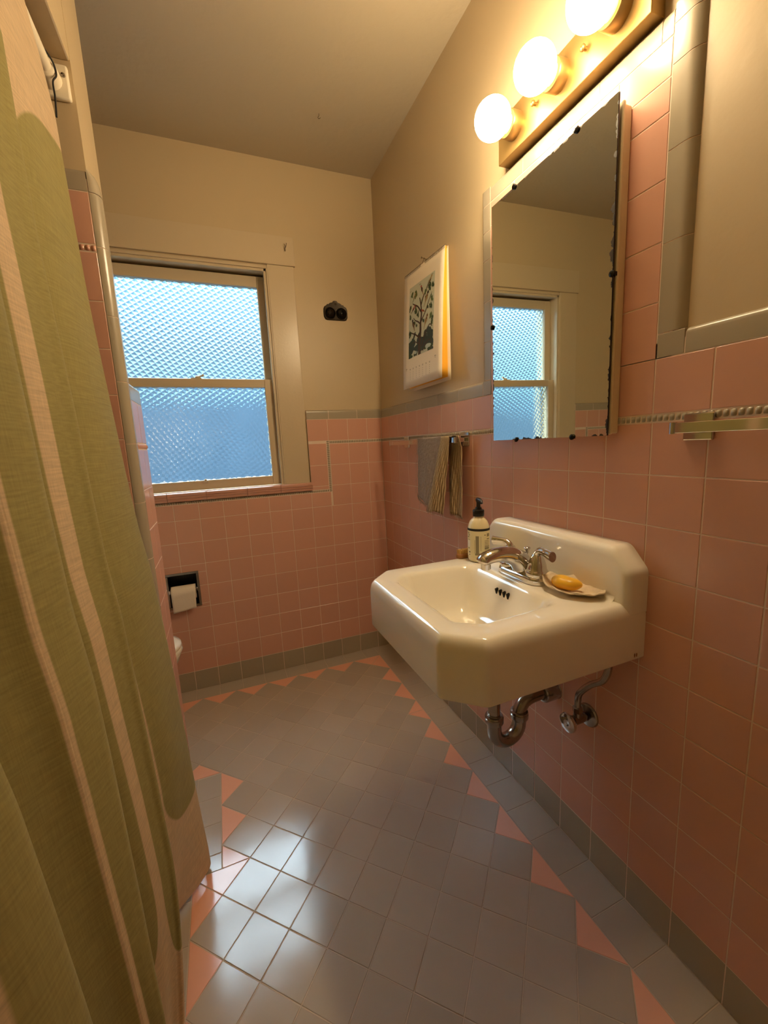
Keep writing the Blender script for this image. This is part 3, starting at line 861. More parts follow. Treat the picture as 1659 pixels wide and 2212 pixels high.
# ------------------------------------------------------------------ OYSTER SHELL AND SOAP
def shell_obj():
    c = V3((-.098, .812, SZ)); ax = V3((.36, -.93, 0)).normalized(); ay = V3((-ax.y, ax.x, 0))
    s = MB(); r2 = random.Random(3)
    ph = [r2.uniform(0, 6) for _ in range(6)]
    def edge(th):
        L = .071*(1+.03*math.sin(5*th+ph[0])+.02*math.sin(11*th+ph[1]))
        W = .047*(1+.06*math.sin(4*th+ph[2])+.03*math.sin(9*th+ph[3]))
        w = W*(1 + .12*math.cos(th))
        return L*math.cos(th), w*math.sin(th)
    nu, nv = 60, 14
    def fn(u, v):
        th = 2*PI*u; ex, ey = edge(th); k = v
        z = .004+(.013+.011*max(0, math.sin(th)))*k**2.2 + .0016*math.sin(7*th+ph[4]+k*5)*k+.0012*math.sin(15*th+ph[5])*k*k
        if math.cos(th) < -.6: z += .012*k*(-math.cos(th)-.6)/.4
        p = c+ax*ex*k+ay*ey*k
        return (p.x, p.y, SZ+z)
    s.grid(fn, nu, nv)
    o = s.build('oyster_shell', M['shell'], smooth=60, solid=.003, merge=True)
    return tag(o, 'pale rough oyster shell lying on the sink deck under yellow soap', 'shell')
shell_obj()
so = MB()
c = V3((-.112, .820, SZ+.0245)); ax = V3((.20, -.98, 0)).normalized(); ay = V3((-ax.y, ax.x, 0))
def fs(u, v):
    th = 2*PI*u; ph = PI*(v-.5)*.999
    x = .037*math.sin(ph); r = math.cos(ph)
    wob = 1-.16*math.exp(-((x-.006)/.010)**2)
    y = .0245*r*math.cos(th)*wob; z = .0165*r*math.sin(th)*(1-.10*math.exp(-((x-.006)/.012)**2))
    y += .006*(x/.034)**2
    p = c+ax*x+ay*y; return (p.x, p.y, p.z+z)
so.grid(fs, 28, 22)
tag(so.build('soap_bar', M['soapyellow'], smooth=80, merge=True), 'worn yellow soap bar lying in the oyster shell', 'soap')

# ------------------------------------------------------------------ DRAIN TRAP AND VALVE UNDER THE SINK
tr_ = thing('drain_trap', 'tarnished chrome curved drain pipe under the sink', 'drain pipe', (-.17, FY, .42))
TX = -.2125; TR = -.128; Zu = .375; r = (TR-TX)/2
b = MB(); b.tube([(TX, FY, .668), (TX, FY, .41)], .0165, 18); b.build('tailpiece', M['dchrome'], tr_, smooth=60)
b = MB(); pth = [(TX, FY, .425), (TX, FY, .40)]+[(TX+r-r*math.cos(PI*k/14), FY, Zu-r*1.0*math.sin(PI*k/14)) for k in range(15)]+[(TR, FY, .400)]
b.tube(pth, .0192, 20); b.build('trap_bend', M['dchrome'], tr_, smooth=60)
b = MB(); b.tube(catmull([(TR, FY, .385), (TR+.001, FY, .408), (TR+.018, FY, .432), (TR+.055, FY, .440), (-.008, FY, .438)], 6), .0178, 20); b.build('wall_arm', M['dchrome'], tr_, smooth=60)
for x, z in ((TX, .408), (TR, .396)):
    b = MB(); b.lathe([(.0175, -.012), (.0225, -.011), (.0250, -.006), (.0250, .004), (.0230, .006), (.0250, .009), (.0235, .013), (.0175, .014)], Matrix.Translation((x, FY, z)), 24)
    b.build('slip_nut', M['dchrome'], tr_, smooth=40)
b = MB(); b.lathe([(.019, .050), (.024, .049), (.027, .044), (.027, .012), (.026, .003), (.028, .0)], axis_frame((-.0005, FY, .438), (-1, 0, 0)), 28)
b.build('wall_flange', M['dchrome'], tr_, smooth=40)
va = thing('shutoff_valve', 'tarnished chrome shutoff valve with a bent supply tube under the sink', 'valve', (-.04, .838, .432))
VY, VZ = .838, .432
b = MB(); b.lathe([(.031, .0004), (.031, .003), (.028, .007), (.018, .009), (.012, .010)], axis_frame((0, VY, VZ), (-1, 0, 0)), 32); b.build('escutcheon', M['dchrome'], va, smooth=40)
b = MB(); b.tube([(-.004, VY, VZ), (-.028, VY, VZ)], .0085, 14); b.tube([(-.020, VY, VZ), (-.055, VY, VZ)], .0125, 16); b.tube([(-.055, VY, VZ), (-.072, VY, VZ)], .005, 12)
b.tube([(-.040, VY, VZ), (-.040, VY, VZ+.026)], .0105, 14); b.build('valve_body', M['dchrome'], va, smooth=40)
b = MB(); b.lathe([(.0245, 0), (.0258, .003), (.0245, .008), (.016, .010), (.006, .0085), (.001, .0085)], axis_frame((-.068, VY, VZ), (-1, 0, -.05)), 28, cap0=True); b.build('valve_handle', M['chrome'], va, smooth=50, label='round chrome knob')
b = MB(); b.lathe([(.008, .020), (.0125, .021), (.0125, .034), (.008, .036)], Matrix.Translation((-.040, VY, VZ)), 6); b.build('compression_nut', M['dchrome'], va, smooth=0)
b = MB(); b.tube(catmull([(-.040, VY, VZ+.022), (-.040, VY, VZ+.055), (-.046, VY-.012, VZ+.085), (-.050, VY-.045, VZ+.125), (-.050, VY-.078, VZ+.155), (-.050, VY-.092, VZ+.190), (-.050, VY-.092, VZ+.238)], 7), .0082, 14); b.build('supply_tube', M['dchrome'], va, smooth=60)

# ------------------------------------------------------------------ MEDICINE CABINET
MX = -.034; CY0, CY1, CZ0, CZ1 = .786, 1.197, 1.158, 1.818
mc = thing('medicine_cabinet', 'cream wall cabinet with an aged mirror door above the sink', 'cabinet', (0, .99, 1.16))
b = MB(); b.box((MX+.012, CY0+.001, CZ0+.004), (-.0002, CY1-.001, CZ1-.014)); b.build('cabinet_body', M['cabinet'], mc, smooth=0, bevel=.004, bseg=3)
b = MB(); b.box((MX+.0060, CY0-.001, CZ0+.002), (MX+.0145, CY1+.001, CZ1-.010)); b.build('door_frame', M['cabinet'], mc, smooth=0, bevel=.003)
b = MB()
FM = FR((MX+.0028, CY1, CZ0), V3((-.013, -1, 0)).normalized(), V3((-.006, 0, 1)).normalized()); W_, H_ = CY1-CY0, CZ1-CZ0
b.box((0, 0, -.004), (W_, H_, -.0012), 1, FM)
b.grid(lambda u, v: FM @ V3((u*W_, v*H_, 0)), 1, 1, 0, lambda u, v: (u*W_, v*H_))
b.build('mirror_glass', [M['mirror'], M['black']], mc, smooth=0, fixn=False, label='mirror with flaking silver at its edges')
for y, z in ((1.097, CZ1), (.889, CZ1), (1.088, CZ0), (.883, CZ0), (CY1, 1.492), (CY0, 1.489)):
    c = MB(); mx_ = MX+.0028-.013*(CY1-y)-.006*(z-CZ0)
    c.lathe([(.0068, 0), (.0068, .003), (.004, .0045), (.001, .0048)], axis_frame((mx_-.0003, y, z), (-1, 0, 0)), 16, cap0=True)
    c.box((mx_-.002, y-.004, z-.004), (MX+.004, y+.004, z+.004))
    c.build('mirror_clip', M['ironblack'], mc, smooth=40, label='dark mirror clip')

# ------------------------------------------------------------------ VANITY LIGHT
LX, LZ = -.025, 1.966
vl = thing('vanity_light', 'brass coloured bar light with three lit globe bulbs above the mirror', 'light fixture', (0, .957, LZ))
b = MB(); b.box((LX, .738, 1.9135), (.0115, 1.178, 2.0185)); b.build('back_plate', M['brass'], vl, smooth=0, bevel=.0015)
for y in (1.109, .957, .806):
    c = MB(); c.lathe([(.031, 0), (.031, .024), (.029, .0265), (.022, .0265), (.0215, .010)], axis_frame((LX, y, LZ+.003), (-1, 0, 0)), 32); c.build('socket_ring', M['brass'], vl, smooth=40)
    c = MB(); c.lathe([(.020, .010), (.019, .028), (.021, .036), (.0265, .042)], axis_frame((LX, y, LZ+.003), (-1, 0, 0)), 28)
    nk = c.build('bulb_neck', M['bulbneck'], vl, smooth=60, label='glowing yellow bulb neck')
    c = MB(); c.sphere((LX-.071, y, LZ+.004), .0455, None, 32, 20)
    c.build('bulb', M['bulb'], vl, smooth=80, merge=True, label='lit white globe bulb')
for y in (1.034, .884):
    c = MB(); c.lathe([(.004, 0), (.004, .006), (.0062, .007), (.0066, .010), (.004, .013), (.001, .0135)], axis_frame((LX, y, LZ+.002), (-1, 0, 0)), 16); c.build('cap_nut', M['brass'], vl, smooth=50)

# ------------------------------------------------------------------ TOWEL BARS
def towel_bar(name, label, y_a, y_b, mounts, z=1.166, xb=-.060, arm=1):
    t = thing(name, label, 'towel bar', (0, (y_a+y_b)/2, z))
    b = MB(); b.box((xb-.004, y_a, z-.0095), (xb+.003, y_b, z+.0095)); b.build('bar', M['chrome'], t, smooth=0, bevel=.001)
    for ye, s in ((y_a, -1), (y_b, 1)):
        b = MB(); b.tube([(xb+.001, ye+s*.006, z-.0105), (xb+.001, ye+s*.006, z+.0105)], .0062, 16); b.build('end_cap', M['chrome'], t, smooth=50)
    for ym in mounts:
        b = MB(); b.box((-.007, ym-.026, z-.024), (-.0003, ym+.026, z+.026)); b.build('wall_plate', M['chrome'], t, smooth=0, bevel=.002)
        b = MB(); b.box((xb+.002, ym-.012, z-.008), (-.006, ym+.012, z+.008)); b.build('arm', M['chrome'], t, smooth=0, bevel=.002)
    return t
towel_bar('towel_bar', 'flat chrome towel bar holding the linen towel, between window wall and mirror', 1.383, 1.957, (1.352, 1.893) if False else (1.4, 1.893))
towel_bar('towel_bar', 'flat chrome towel bar on the pink tile right of the mirror, empty', .03, .628, (.618-.0, .062), xb=-.052)

# ------------------------------------------------------------------ HAND TOWEL
ht = thing('hand_towel', 'fringed grey and striped linen towel hanging on the towel bar', 'towel', (-.07, 1.52, 1.05))
ZT = 1.1785
def noise1(a, b): return math.sin(a*41+b*13)*.5+math.sin(a*17-b*29+1.3)*.5
def bz(u, yl, yr):  # bottom z for a panel
    return 0
def panel(prof_fn, zb_fn, nu, nv, mi, mb, u0, ztop=ZT, over=True):
    def fn(u, v):
        z = lerp(ztop, zb_fn(u), v); x, y = prof_fn(u, v)
        x += .0022*noise1(u*1.3+.2, v)*min(1, v*3); 
        if v < .04: z += .0035*(1-(v/.04))
        return (x, y, z)
    mb.grid(fn, nu, nv, mi, lambda u, v: (u0(u), v*.27))
tw = MB()
# grey front panel
panel(lambda u, v: (-.0665-.010*math.sin(PI*u)*(.3+v)-.014*u*v, lerp(1.655+.012*v, 1.450+.080*v, u)), lambda u: lerp(.952, .912, u)-.004*math.sin(u*9), 30, 40, 0, tw, lambda u: u*.2)
# striped turned-over edge in front
panel(lambda u, v: (-.0685-.012*v-.030*math.sin(PI*min(1, u*.9+.1))*(.25+.75*v)+.012*u*v, lerp(1.455+.075*v, 1.400+.055*v, u)), lambda u: lerp(.910, .893, u)+.004*math.sin(u*11), 22, 40, 1, tw, lambda u: u*.1)
# rear fall behind the bar
panel(lambda u, v: (-.050+.014*min(1, v*8)-.010*math.sin(u*7)*v*.6, lerp(1.462, 1.372, u)), lambda u: lerp(.895, .884, u), 20, 30, 1, tw, lambda u: u*.09)
# over the bar
tw.grid(lambda u, v: (-.0585-.0105*math.cos(PI*v), lerp(1.655, 1.385, u), ZT+.0032*math.sin(PI*v)), 26, 6, 0, lambda u, v: (u*.2, v*.02))
tw.build('towel_cloth', [M['towelgrey'], M['towelstripe']], ht, smooth=70, solid=.0016)
fg = MB()
def strand(p, d, L, w=.0007):
    p = V3(p); d = V3(d).normalized()
    k = V3((rnd.uniform(-.3, .3), rnd.uniform(-.3, .3), rnd.uniform(-.3, .3)))
    fg.tube([p, p+d*L*.5+k*L*.2, p+d*L+k*L*.5], [w, w, w*.6], 4, cap=False)
for i in range(46):
    t = i/45; strand((-.068-.006*t, 1.656+.012*t, lerp(ZT-.004, .955, t)), (-.2, 1, -.25), rnd.uniform(.005, .011))
for i in range(46):
    t = i/45; strand((-.070-.014*math.sin(PI*t)*.8-.014*t, lerp(1.667, 1.545, t), lerp(.954, .914, t)), (0, .1, -1), rnd.uniform(.006, .014))
for i in range(34):
    t = i/33; strand((-.0805-.030*math.sin(PI*min(1, t*.9+.1))+.012*t, lerp(1.545, 1.457, t), lerp(.912, .895, t)), (0, .15, -1), rnd.uniform(.006, .015))
for i in range(32):
    t = i/31; strand((-.036, lerp(1.462, 1.372, t), lerp(.897, .886, t)), (-.1, 0, -1), rnd.uniform(.006, .014))
fg.build('fringe', M['towelgrey'], ht, smooth=0, kind='stuff')

# ------------------------------------------------------------------ WALL CALENDAR
ca = thing('wall_calendar', 'paper wall calendar with a print of birds in a tree, on the sink wall', 'calendar', (.01, 1.68, 1.62))
XW = .0115
def page(name, tl, tr, bl, br, m, curl=0, th=.0004, nv=14, **kw):
    b = MB(); tl, tr, bl, br = map(V3, (tl, tr, bl, br))
    def fn(u, v):
        p = tl.lerp(tr, u).lerp(bl.lerp(br, u), v)
        p = p.copy(); p.x -= curl*math.sin(PI*v)*.5; return p
    b.grid(fn, 10, nv)
    return b.build(name, m, ca, smooth=60, solid=th, **kw)
TL, TRc, BL, BRc = V3((-.008, 1.842, 1.868)), V3((-.008, 1.503, 1.853)), V3((-.050, 1.809, 1.394)), V3((-.050, 1.474, 1.394))
page('front_page', TL, TRc, BL, BRc, M['paper'], .006)
page('inner_page', TL+V3((.003, 0, 0)), TRc+V3((.003, 0, 0)), BL+V3((.010, -.006, .004)), BRc+V3((.010, -.010, .004)), M['yellow'], .004, label='yellow page edge')
page('inner_page', TL+V3((.006, 0, 0)), TRc+V3((.006, 0, 0)), BL+V3((.022, -.018, .002)), BRc+V3((.022, -.004, .002)), M['yellow'], .002, label='yellow page edge')
page('back_card', TL+V3((.012, 0, 0)), TRc+V3((.012, 0, 0)), BL+V3((.036, -.028, -.008)), BRc+V3((.036, -.002, -.008)), M['paper'], 0, .0015)
# binding
wi = MB()
for k in range(44):
    t = (k+.5)/44
    if abs(t-.5) < .04: continue
    p = TL.lerp(TRc, t)+V3((.004, 0, 0))
    wi.tube([p+V3((.007*math.cos(a), 0, .007*math.sin(a)-.002)) for a in [2*PI*j/8 for j in range(9)]], .0008, 5, cap=False)
wi.build('wire_binding', M['dchrome'], ca, kind='stuff')
hm = MB(); mid = TL.lerp(TRc, .5)
hm.tube([mid+V3((.004, .016, .004)), mid+V3((.004, .010, .008)), mid+V3((.006, 0, .020)), mid+V3((.004, -.010, .008)), mid+V3((.004, -.016, .004))], .0010, 6)
hm.build('hanger', M['dchrome'], ca)
nl = MB(); nl.tube([mid+V3((.0235, 0, .014)), mid+V3((-.006, 0, .019))], .0014, 8); nl.lathe([(.001, 0), (.004, 0), (.004, .001)], axis_frame(mid+V3((-.006, 0, .019)), (-1, 0, 0)), 10, cap1=True)
tag(nl.build('nail', M['dchrome']), 'small nail holding the wall calendar', 'nail')
# picture: everything laid just above the page surface
pc = MB()
PM = ['pic', 'bark', 'leaf', 'leaf2', 'fern', 'ground', 'birdbrown', 'birddark', 'birdred', 'birdtan', 'water']
def PP(u, v, e=.0006):   # u right (towards the mirror), v down, in page fractions
    p = TL.lerp(TRc, u).lerp(BL.lerp(BRc, u), v); p = p.copy(); p.x -= .006*math.sin(PI*v)*.5+e; return p
PU0, PU1, PV0, PV1 = .16, .80, .135, .745
def Q(x, y, e=.0006): return PP(lerp(PU0, PU1, x), lerp(PV0, PV1, y), e)
pc.grid(lambda u, v: Q(u, v, .0004), 8, 10, 0)
lev = [0]
def lay(): lev[0] += 1; return .0006+.000004*lev[0]
def poly(pts, m):
    e = lay(); pc.add([Q(max(0, min(1, x)), max(0, min(1, y)), e) for x, y in pts], [tuple(range(len(pts)))], PM.index(m))
def stroke(pts, w0, w1, m='bark'):
    pts = catmull([(x, y, 0) for x, y in pts], 6); e = lay(); o = []
    for i, p in enumerate(pts):
        t = (pts[min(i+1, len(pts)-1)]-pts[max(i-1, 0)]).normalized(); w = lerp(w0, w1, i/(len(pts)-1))/2
        nx, ny = -t.y*w*1.0, t.x*w*.75; o.append((Q(max(0, min(1, p.x+nx)), max(0, min(1, p.y+ny)), e), Q(max(0, min(1, p.x-nx)), max(0, min(1, p.y-ny)), e)))
    vs = [q for pr in o for q in pr]
    pc.add(vs, [(2*i, 2*i+2, 2*i+3, 2*i+1) for i in range(len(o)-1)], PM.index(m))
r5 = random.Random(11)
def blob(x, y, rx, ry, m, n=14, j=.25, rot=0):
    pts = []
    for k in range(n):
        a = 2*PI*k/n; q = 1+r5.uniform(-j, j); dx, dy = rx*q*math.cos(a), ry*q*math.sin(a)
        pts.append((x+dx*math.cos(rot)-dy*math.sin(rot), y+dx*math.sin(rot)+dy*math.cos(rot)))
    poly(pts, m)
def leafc(x, y, s, m='leaf'):
    for k in range(5): blob(x+r5.uniform(-1, 1)*s*.5, y+r5.uniform(-1, 1)*s*.4, s*.42, s*.36, m, 9, .45, r5.uniform(0, 3))
for k in range(30): blob(r5.uniform(.02, .98), r5.uniform(.80, .98), r5.uniform(.06, .14), r5.uniform(.03, .07), r5.choice(['fern', 'ground', 'fern', 'leaf']), 11, .4)
for x, y in ((.72, .77), (.88, .75), (.62, .80), (.92, .82), (.45, .78), (.1, .86), (.2, .82)): leafc(x, y, .13, 'fern')
blob(.80, .93, .12, .03, 'water'); blob(.30, .95, .06, .02, 'water')
stroke([(.47, 1.0), (.46, .85), (.50, .70), (.50, .58), (.53, .46), (.50, .33), (.44, .22)], .11, .025)
stroke([(.50, .34), (.58, .25), (.70, .16), (.80, .07)], .05, .012)
stroke([(.50, .42), (.38, .33), (.22, .27), (.15, .24)], .04, .012)
stroke([(.51, .60), (.40, .54), (.28, .50), (.20, .45)], .035, .012)
stroke([(.52, .56), (.68, .46), (.82, .33), (.92, .25)], .035, .012)
stroke([(.48, .78), (.30, .70), (.10, .64), (.04, .60)], .035, .012)
stroke([(.55, .90), (.70, .74), (.85, .66), (.95, .70)], .04, .012)
stroke([(.45, .86), (.30, .80), (.16, .80)], .03, .012); stroke([(.60, .97), (.72, .88), (.88, .86), (.95, .93)], .025, .01)
for x, y, s in ((.10, .12, .07), (.30, .14, .09), (.94, .16, .06), (.82, .17, .08), (.06, .30, .06), (.30, .36, .08), (.68, .20, .06), (.70, .29, .06), (.93, .33, .07), (.88, .43, .07),
                (.06, .42, .05), (.38, .44, .06), (.25, .53, .05), (.34, .57, .05), (.62, .56, .05), (.90, .56, .08), (.94, .62, .08), (.06, .67, .07), (.78, .42, .04), (.55, .28, .04)): leafc(x, y, s, r5.choice(['leaf', 'leaf', 'leaf2']))
def bird(x, y, s, a, body, wing, head):
    ca_, sa = math.cos(a), math.sin(a)
    T = lambda px, py: (x+(px*ca_-py*sa)*s, y+(px*sa+py*ca_)*s*.62)
    poly([T(*p) for p in ((-.55, .05), (-.3, -.22), (.1, -.25), (.45, -.12), (.62, 0), (.45, .12), (.1, .22), (-.3, .18))], body)
    poly([T(*p) for p in ((.35, -.10), (1.15, -.04), (1.2, .05), (.35, .08))], wing)
    poly([T(*p) for p in ((-.2, -.15), (.3, -.16), (.62, -.02), (.25, .06), (-.1, .04))], wing)
    poly([T(-.62+.2*math.cos(k*PI/5), -.02+.2*math.sin(k*PI/5)) for k in range(10)], head)
    poly([T(-.80, -.05), T(-1.0, 0), T(-.80, .05)], 'birddark')
bird(.53, .13, .13, 1.15, 'birddark', 'birdbrown', 'birdred'); bird(.84, .08, .14, 2.2, 'birdtan', 'birddark', 'birdtan')
bird(.72, .28, .17, 2.05, 'birdbrown', 'birdtan', 'birddark'); bird(.20, .32, .12, 2.5, 'birdred', 'birddark', 'birdred')
bird(.20, .54, .15, 1.2, 'birddark', 'birdbrown', 'birddark'); bird(.72, .58, .16, 2.0, 'birdbrown', 'birdtan', 'birdbrown')
bird(.60, .43, .09, .5, 'birdred', 'birdbrown', 'birdred'); bird(.24, .72, .13, 2.1, 'birddark', 'leaf', 'birddark'); bird(.22, .16, .11, 2.1, 'birdtan', 'leaf2', 'birdtan')
pc.build('picture', [M[k] for k in PM], ca, smooth=0, fixn=False, label='colour print of birds perched in a tree')
pm = MB()
def dash(u, v, w, h):
    pm.add([PP(u, v, .0007), PP(u+w, v, .0007), PP(u+w, v+h, .0007), PP(u, v+h, .0007)], [(0, 1, 2, 3)])
dash(.42, .157, .05, .006); dash(.165, .165, .05, .004); dash(.72, .148, .05, .004)
for c_ in range(7):
    u = .19+c_*.085; dash(u, .835, .028, .004); dash(u+.004, .843, .022, .004)
    for r_ in range(5): dash(u+.008, .862+r_*.016, .010, .005)
for u, v in ((.08, .822), (.83, .806)): dash(u, v, .035, .006); dash(u+.008, v+.012, .016, .006)
pm.build('date_print', M['greyink'], ca, smooth=0, fixn=False)

# ------------------------------------------------------------------ ORNATE PLATE ON THE WINDOW WALL
pl = thing('ornate_wall_plate', 'small dark ornate metal plate with two round bosses right of the window', 'wall plate', (-.213, D+.012, 1.83))
FP = FR((-.213, D+.0115, 1.832), (1, 0, 0), (0, 0, 1))
b = MB()
half = [(.0, .052), (.010, .050), (.015, .043), (.022, .042), (.030, .038), (.036, .033), (.041, .034), (.046, .028), (.056, .022), (.061, .012), (.062, -.005), (.061, -.026), (.054, -.038), (.044, -.041)]
outl = [(-x, y) for x, y in half[1:]][::-1]; outl = half+[(-x, y) for x, y in half[::-1] if x > 0]
outl = outl[::-1]
b.rings([[FP @ V3((x*k, y*k, h)) for x, y in outl] for k, h in ((1, 0), (1, .003), (.95, .006), (.90, .0055))], 0)
b.build('plate', M['iron'], pl, smooth=35)
for s in (-1, 1):
    b = MB(); b.lathe([(.0275, .005), (.0275, .009), (.0255, .011), (.0235, .009)], FP @ Matrix.Translation((s*.0285, -.009, 0)), 28); b.build('ring', M['iron'], pl, smooth=50)
    b = MB(); b.lathe([(.0235, .005), (.0225, .010), (.018, .016), (.010, .020), (.001, .0215)], FP @ Matrix.Translation((s*.0285, -.009, 0)), 28); b.build('boss', M['ironblack'], pl, smooth=60)
b = MB(); b.lathe([(.006, .003), (.0055, .007), (.001, .009)], FP @ Matrix.Translation((0, .036, 0)), 14); b.build('screw', M['dchrome'], pl, smooth=60)

# ------------------------------------------------------------------ PAPER HOLDER AND ROLL
ph = thing('toilet_paper_holder', 'recessed chrome paper holder in the pink tile under the window', 'paper holder', (-1.054, D, .52))
b = MB()
x0, x1, z0, z1 = -1.126, -.982, .434, .608
fw = .011
for a in ((x0, x1, z1-fw, z1), (x0, x1, z0, z0+fw), (x0, x0+fw, z0+fw, z1-fw), (x1-fw, x1, z0+fw, z1-fw)): b.box((a[0], D-.006, a[2]), (a[1], D+.001, a[3]))
b.build('frame', M['dchrome'], ph, smooth=0, bevel=.0015)
b = MB()
gx0, gx1, gz0, gz1 = x0+.009, x1-.009, z0+.009, z1-.009
p = lambda x, y, z: (x, y, z)
b.add([p(gx0, D, gz0), p(gx1, D, gz0), p(gx1, D, gz1), p(gx0, D, gz1), p(gx0, D+.07, gz0), p(gx1, D+.07, gz0), p(gx1, D+.07, gz1), p(gx0, D+.07, gz1)], [(4, 5, 6, 7), (0, 1, 5, 4), (3, 7, 6, 2), (0, 4, 7, 3), (1, 2, 6, 5)])
b.build('recess', mat('dark_metal_recess', (.02, .018, .014, 1), .35, metal=.6), ph, smooth=0)
b = MB(); b.tube([(gx0, D-.004, .522), (gx1, D-.004, .522)], .006, 12); b.build('roller', M['chrome'], ph, smooth=50)
for x in (gx0+.003, gx1-.003):
    b = MB(); b.box((x-.004, D-.012, .513), (x+.004, D+.006, .531)); b.build('roller_post', M['chrome'], ph, smooth=0, bevel=.002)
tr2 = thing('toilet_paper_roll', 'white paper roll with a hanging sheet in the recessed holder', 'paper roll', (-1.052, D-.004, .52))
rc = (D-.004, .512); rr_ = .034
tx0, tx1 = -1.106, -1.001
b = MB(); b.lathe([(.019, 0), (rr_, 0), (rr_, tx1-tx0), (.019, tx1-tx0), (.019, 0)], axis_frame((tx0, rc[0], rc[1]), (1, 0, 0)), 36); b.build('roll', M['tp'], tr2, smooth=40)
b = MB()
def sheet(u, v):
    # over the front of the roll, then down
    a = lerp(PI*.5, PI*1.08, min(1, v*2)); k = max(0, v*2-1)
    if v <= .5: y, z = rc[0]+(rr_+.001)*math.cos(a), rc[1]+(rr_+.001)*math.sin(a)
    else:
        y, z = rc[0]-(rr_+.001)*math.cos(PI*.08)+.006*k, rc[1]-(rr_+.001)*math.sin(PI*.08)-k*lerp(.080, .066, u)
    return (lerp(tx0, tx1-.001, u)+(.004*k*math.sin(u*5)), y, z)
b.grid(sheet, 10, 16); b.build('loose_sheet', M['tp'], tr2, smooth=60, solid=.0006)

# ------------------------------------------------------------------ TOILET
to = thing('toilet', 'white toilet mostly hidden behind the tiled partition', 'toilet', (-1.4, 1.86, 0))
TY = 1.855
def egg(z, x0, x1, w, sq=.0, n=40):
    out = []
    for k in range(n):
        a = 2*PI*k/n; c_, s_ = math.cos(a), math.sin(a); xm = (x0+x1)/2; L = (x1-x0)/2
        ww = w*(1-.12*c_)
        out.append(V3((xm+L*c_, TY+ww*s_, z)))
    return out
b = MB()
b.rings([egg(0.001, -1.62, -1.22, .105), egg(.02, -1.62, -1.22, .105), egg(.10, -1.58, -1.24, .085), egg(.20, -1.58, -1.20, .10), egg(.30, -1.60, -1.10, .15), egg(.355, -1.60, -1.062, .175), egg(.378, -1.60, -1.055, .180), egg(.385, -1.59, -1.062, .174), egg(.384, -1.55, -1.10, .135), egg(.33, -1.54, -1.12, .115), egg(.25, -1.48, -1.22, .06)], 0)
b.build('bowl', M['porcelain'], to, smooth=60)
b = MB(); b.rings([egg(.387, -1.58, -1.050, .182), egg(.397, -1.58, -1.046, .186), egg(.405, -1.58, -1.050, .183), egg(.406, -1.54, -1.09, .13), egg(.387, -1.54, -1.09, .13), egg(.387, -1.58, -1.050, .182)], 0, False, False); b.build('seat', M['porcelain'], to, smooth=60)
b = MB(); b.rings([egg(.407, -1.60, -1.052, .182), egg(.412, -1.60, -1.048, .186), egg(.422, -1.60, -1.050, .184), egg(.429, -1.59, -1.070, .168), egg(.431, -1.50, -1.20, .08)], 0); b.build('lid', M['porcelain'], to, smooth=60)
b = MB(); b.box((-1.79, TY-.22, .38), (-1.62, TY+.22, .74)); b.box((-1.63, TY-.10, .30), (-1.55, TY+.10, .384)); b.build('tank', M['porcelain'], to, smooth=0, bevel=.02, bseg=4)
b = MB(); b.box((-1.795, TY-.23, .741), (-1.61, TY+.23, .775)); b.build('tank_lid', M['porcelain'], to, smooth=0, bevel=.01, bseg=3)

# ------------------------------------------------------------------ BATHTUB behind the curtain
bt_ = thing('bathtub', 'white bathtub hidden behind the green curtain', 'bathtub', (-1.45, .3, 0))
b = MB()
def tub(z, x0, x1, y0, y1, r):
    return [V3((x, y, z)) for x, y in rounded([(x0, y0), (x1, y0), (x1, y1), (x0, y1)], [r]*4, 6)]
b.rings([tub(.001, XL+.002, -1.105, YN+.01, YF-.004, .01), tub(.385, XL+.002, -1.105, YN+.01, YF-.004, .01), tub(.40, XL+.006, -1.112, YN+.014, YF-.008, .015), tub(.40, XL+.06, -1.18, YN+.09, YF-.09, .10), tub(.37, XL+.075, -1.20, YN+.11, YF-.11, .10), tub(.12, XL+.13, -1.26, YN+.22, YF-.20, .10), tub(.09, XL+.18, -1.31, YN+.28, YF-.26, .08)], 0, False, True)
b.build('tub_shell', M['porcelain'], bt_, smooth=50)

# ------------------------------------------------------------------ CURTAIN ROD AND CURTAIN
RX, RZ = -1.090, 1.980
rd = thing('curtain_rod', 'white painted shower curtain rod fixed to the alcove end wall', 'curtain rod', (RX, .3, RZ))
b = MB(); b.tube([(RX, YN+.001, RZ), (RX, YF-.008, RZ)], .0135, 18); b.build('rod', M['white'], rd, smooth=50)
for ye, s in ((YF+.0115, -1), (YN+.0005, 1)):
    b = MB(); b.box((RX-.020, min(ye, ye+s*.012), RZ-.034), (RX+.034, max(ye, ye+s*.012), RZ+.034))
    b.lathe([(.022, 0), (.020, .034), (.0175, .040)], axis_frame((RX, ye+s*.010, RZ), (0, s, 0)), 20, cap1=True)
    b.build('end_bracket', M['white'], rd, smooth=40, bevel=.004)
    b = MB(); b.lathe([(.0045, 0), (.004, .003), (.001, .004)], axis_frame((RX+.025, ye+s*.012, RZ+.012), (0, s, 0)), 12); b.build('screw', M['dchrome'], rd, smooth=50)
cd = MB(); cd.tube(catmull([(RX-.012, 1.262, RZ+.016), (RX+.004, 1.272, RZ+.019), (RX+.017, 1.288, RZ+.006), (RX+.019, 1.297, RZ-.012), (RX+.012, 1.292, RZ-.030), (RX+.012, 1.290, RZ-.060), (RX+.010, 1.286, RZ-.10)], 8), .0017, 8)
tag(cd.build('black_cord', M['cordblack'], smooth=60), 'thin black cord looped over the curtain rod at its bracket', 'cord')

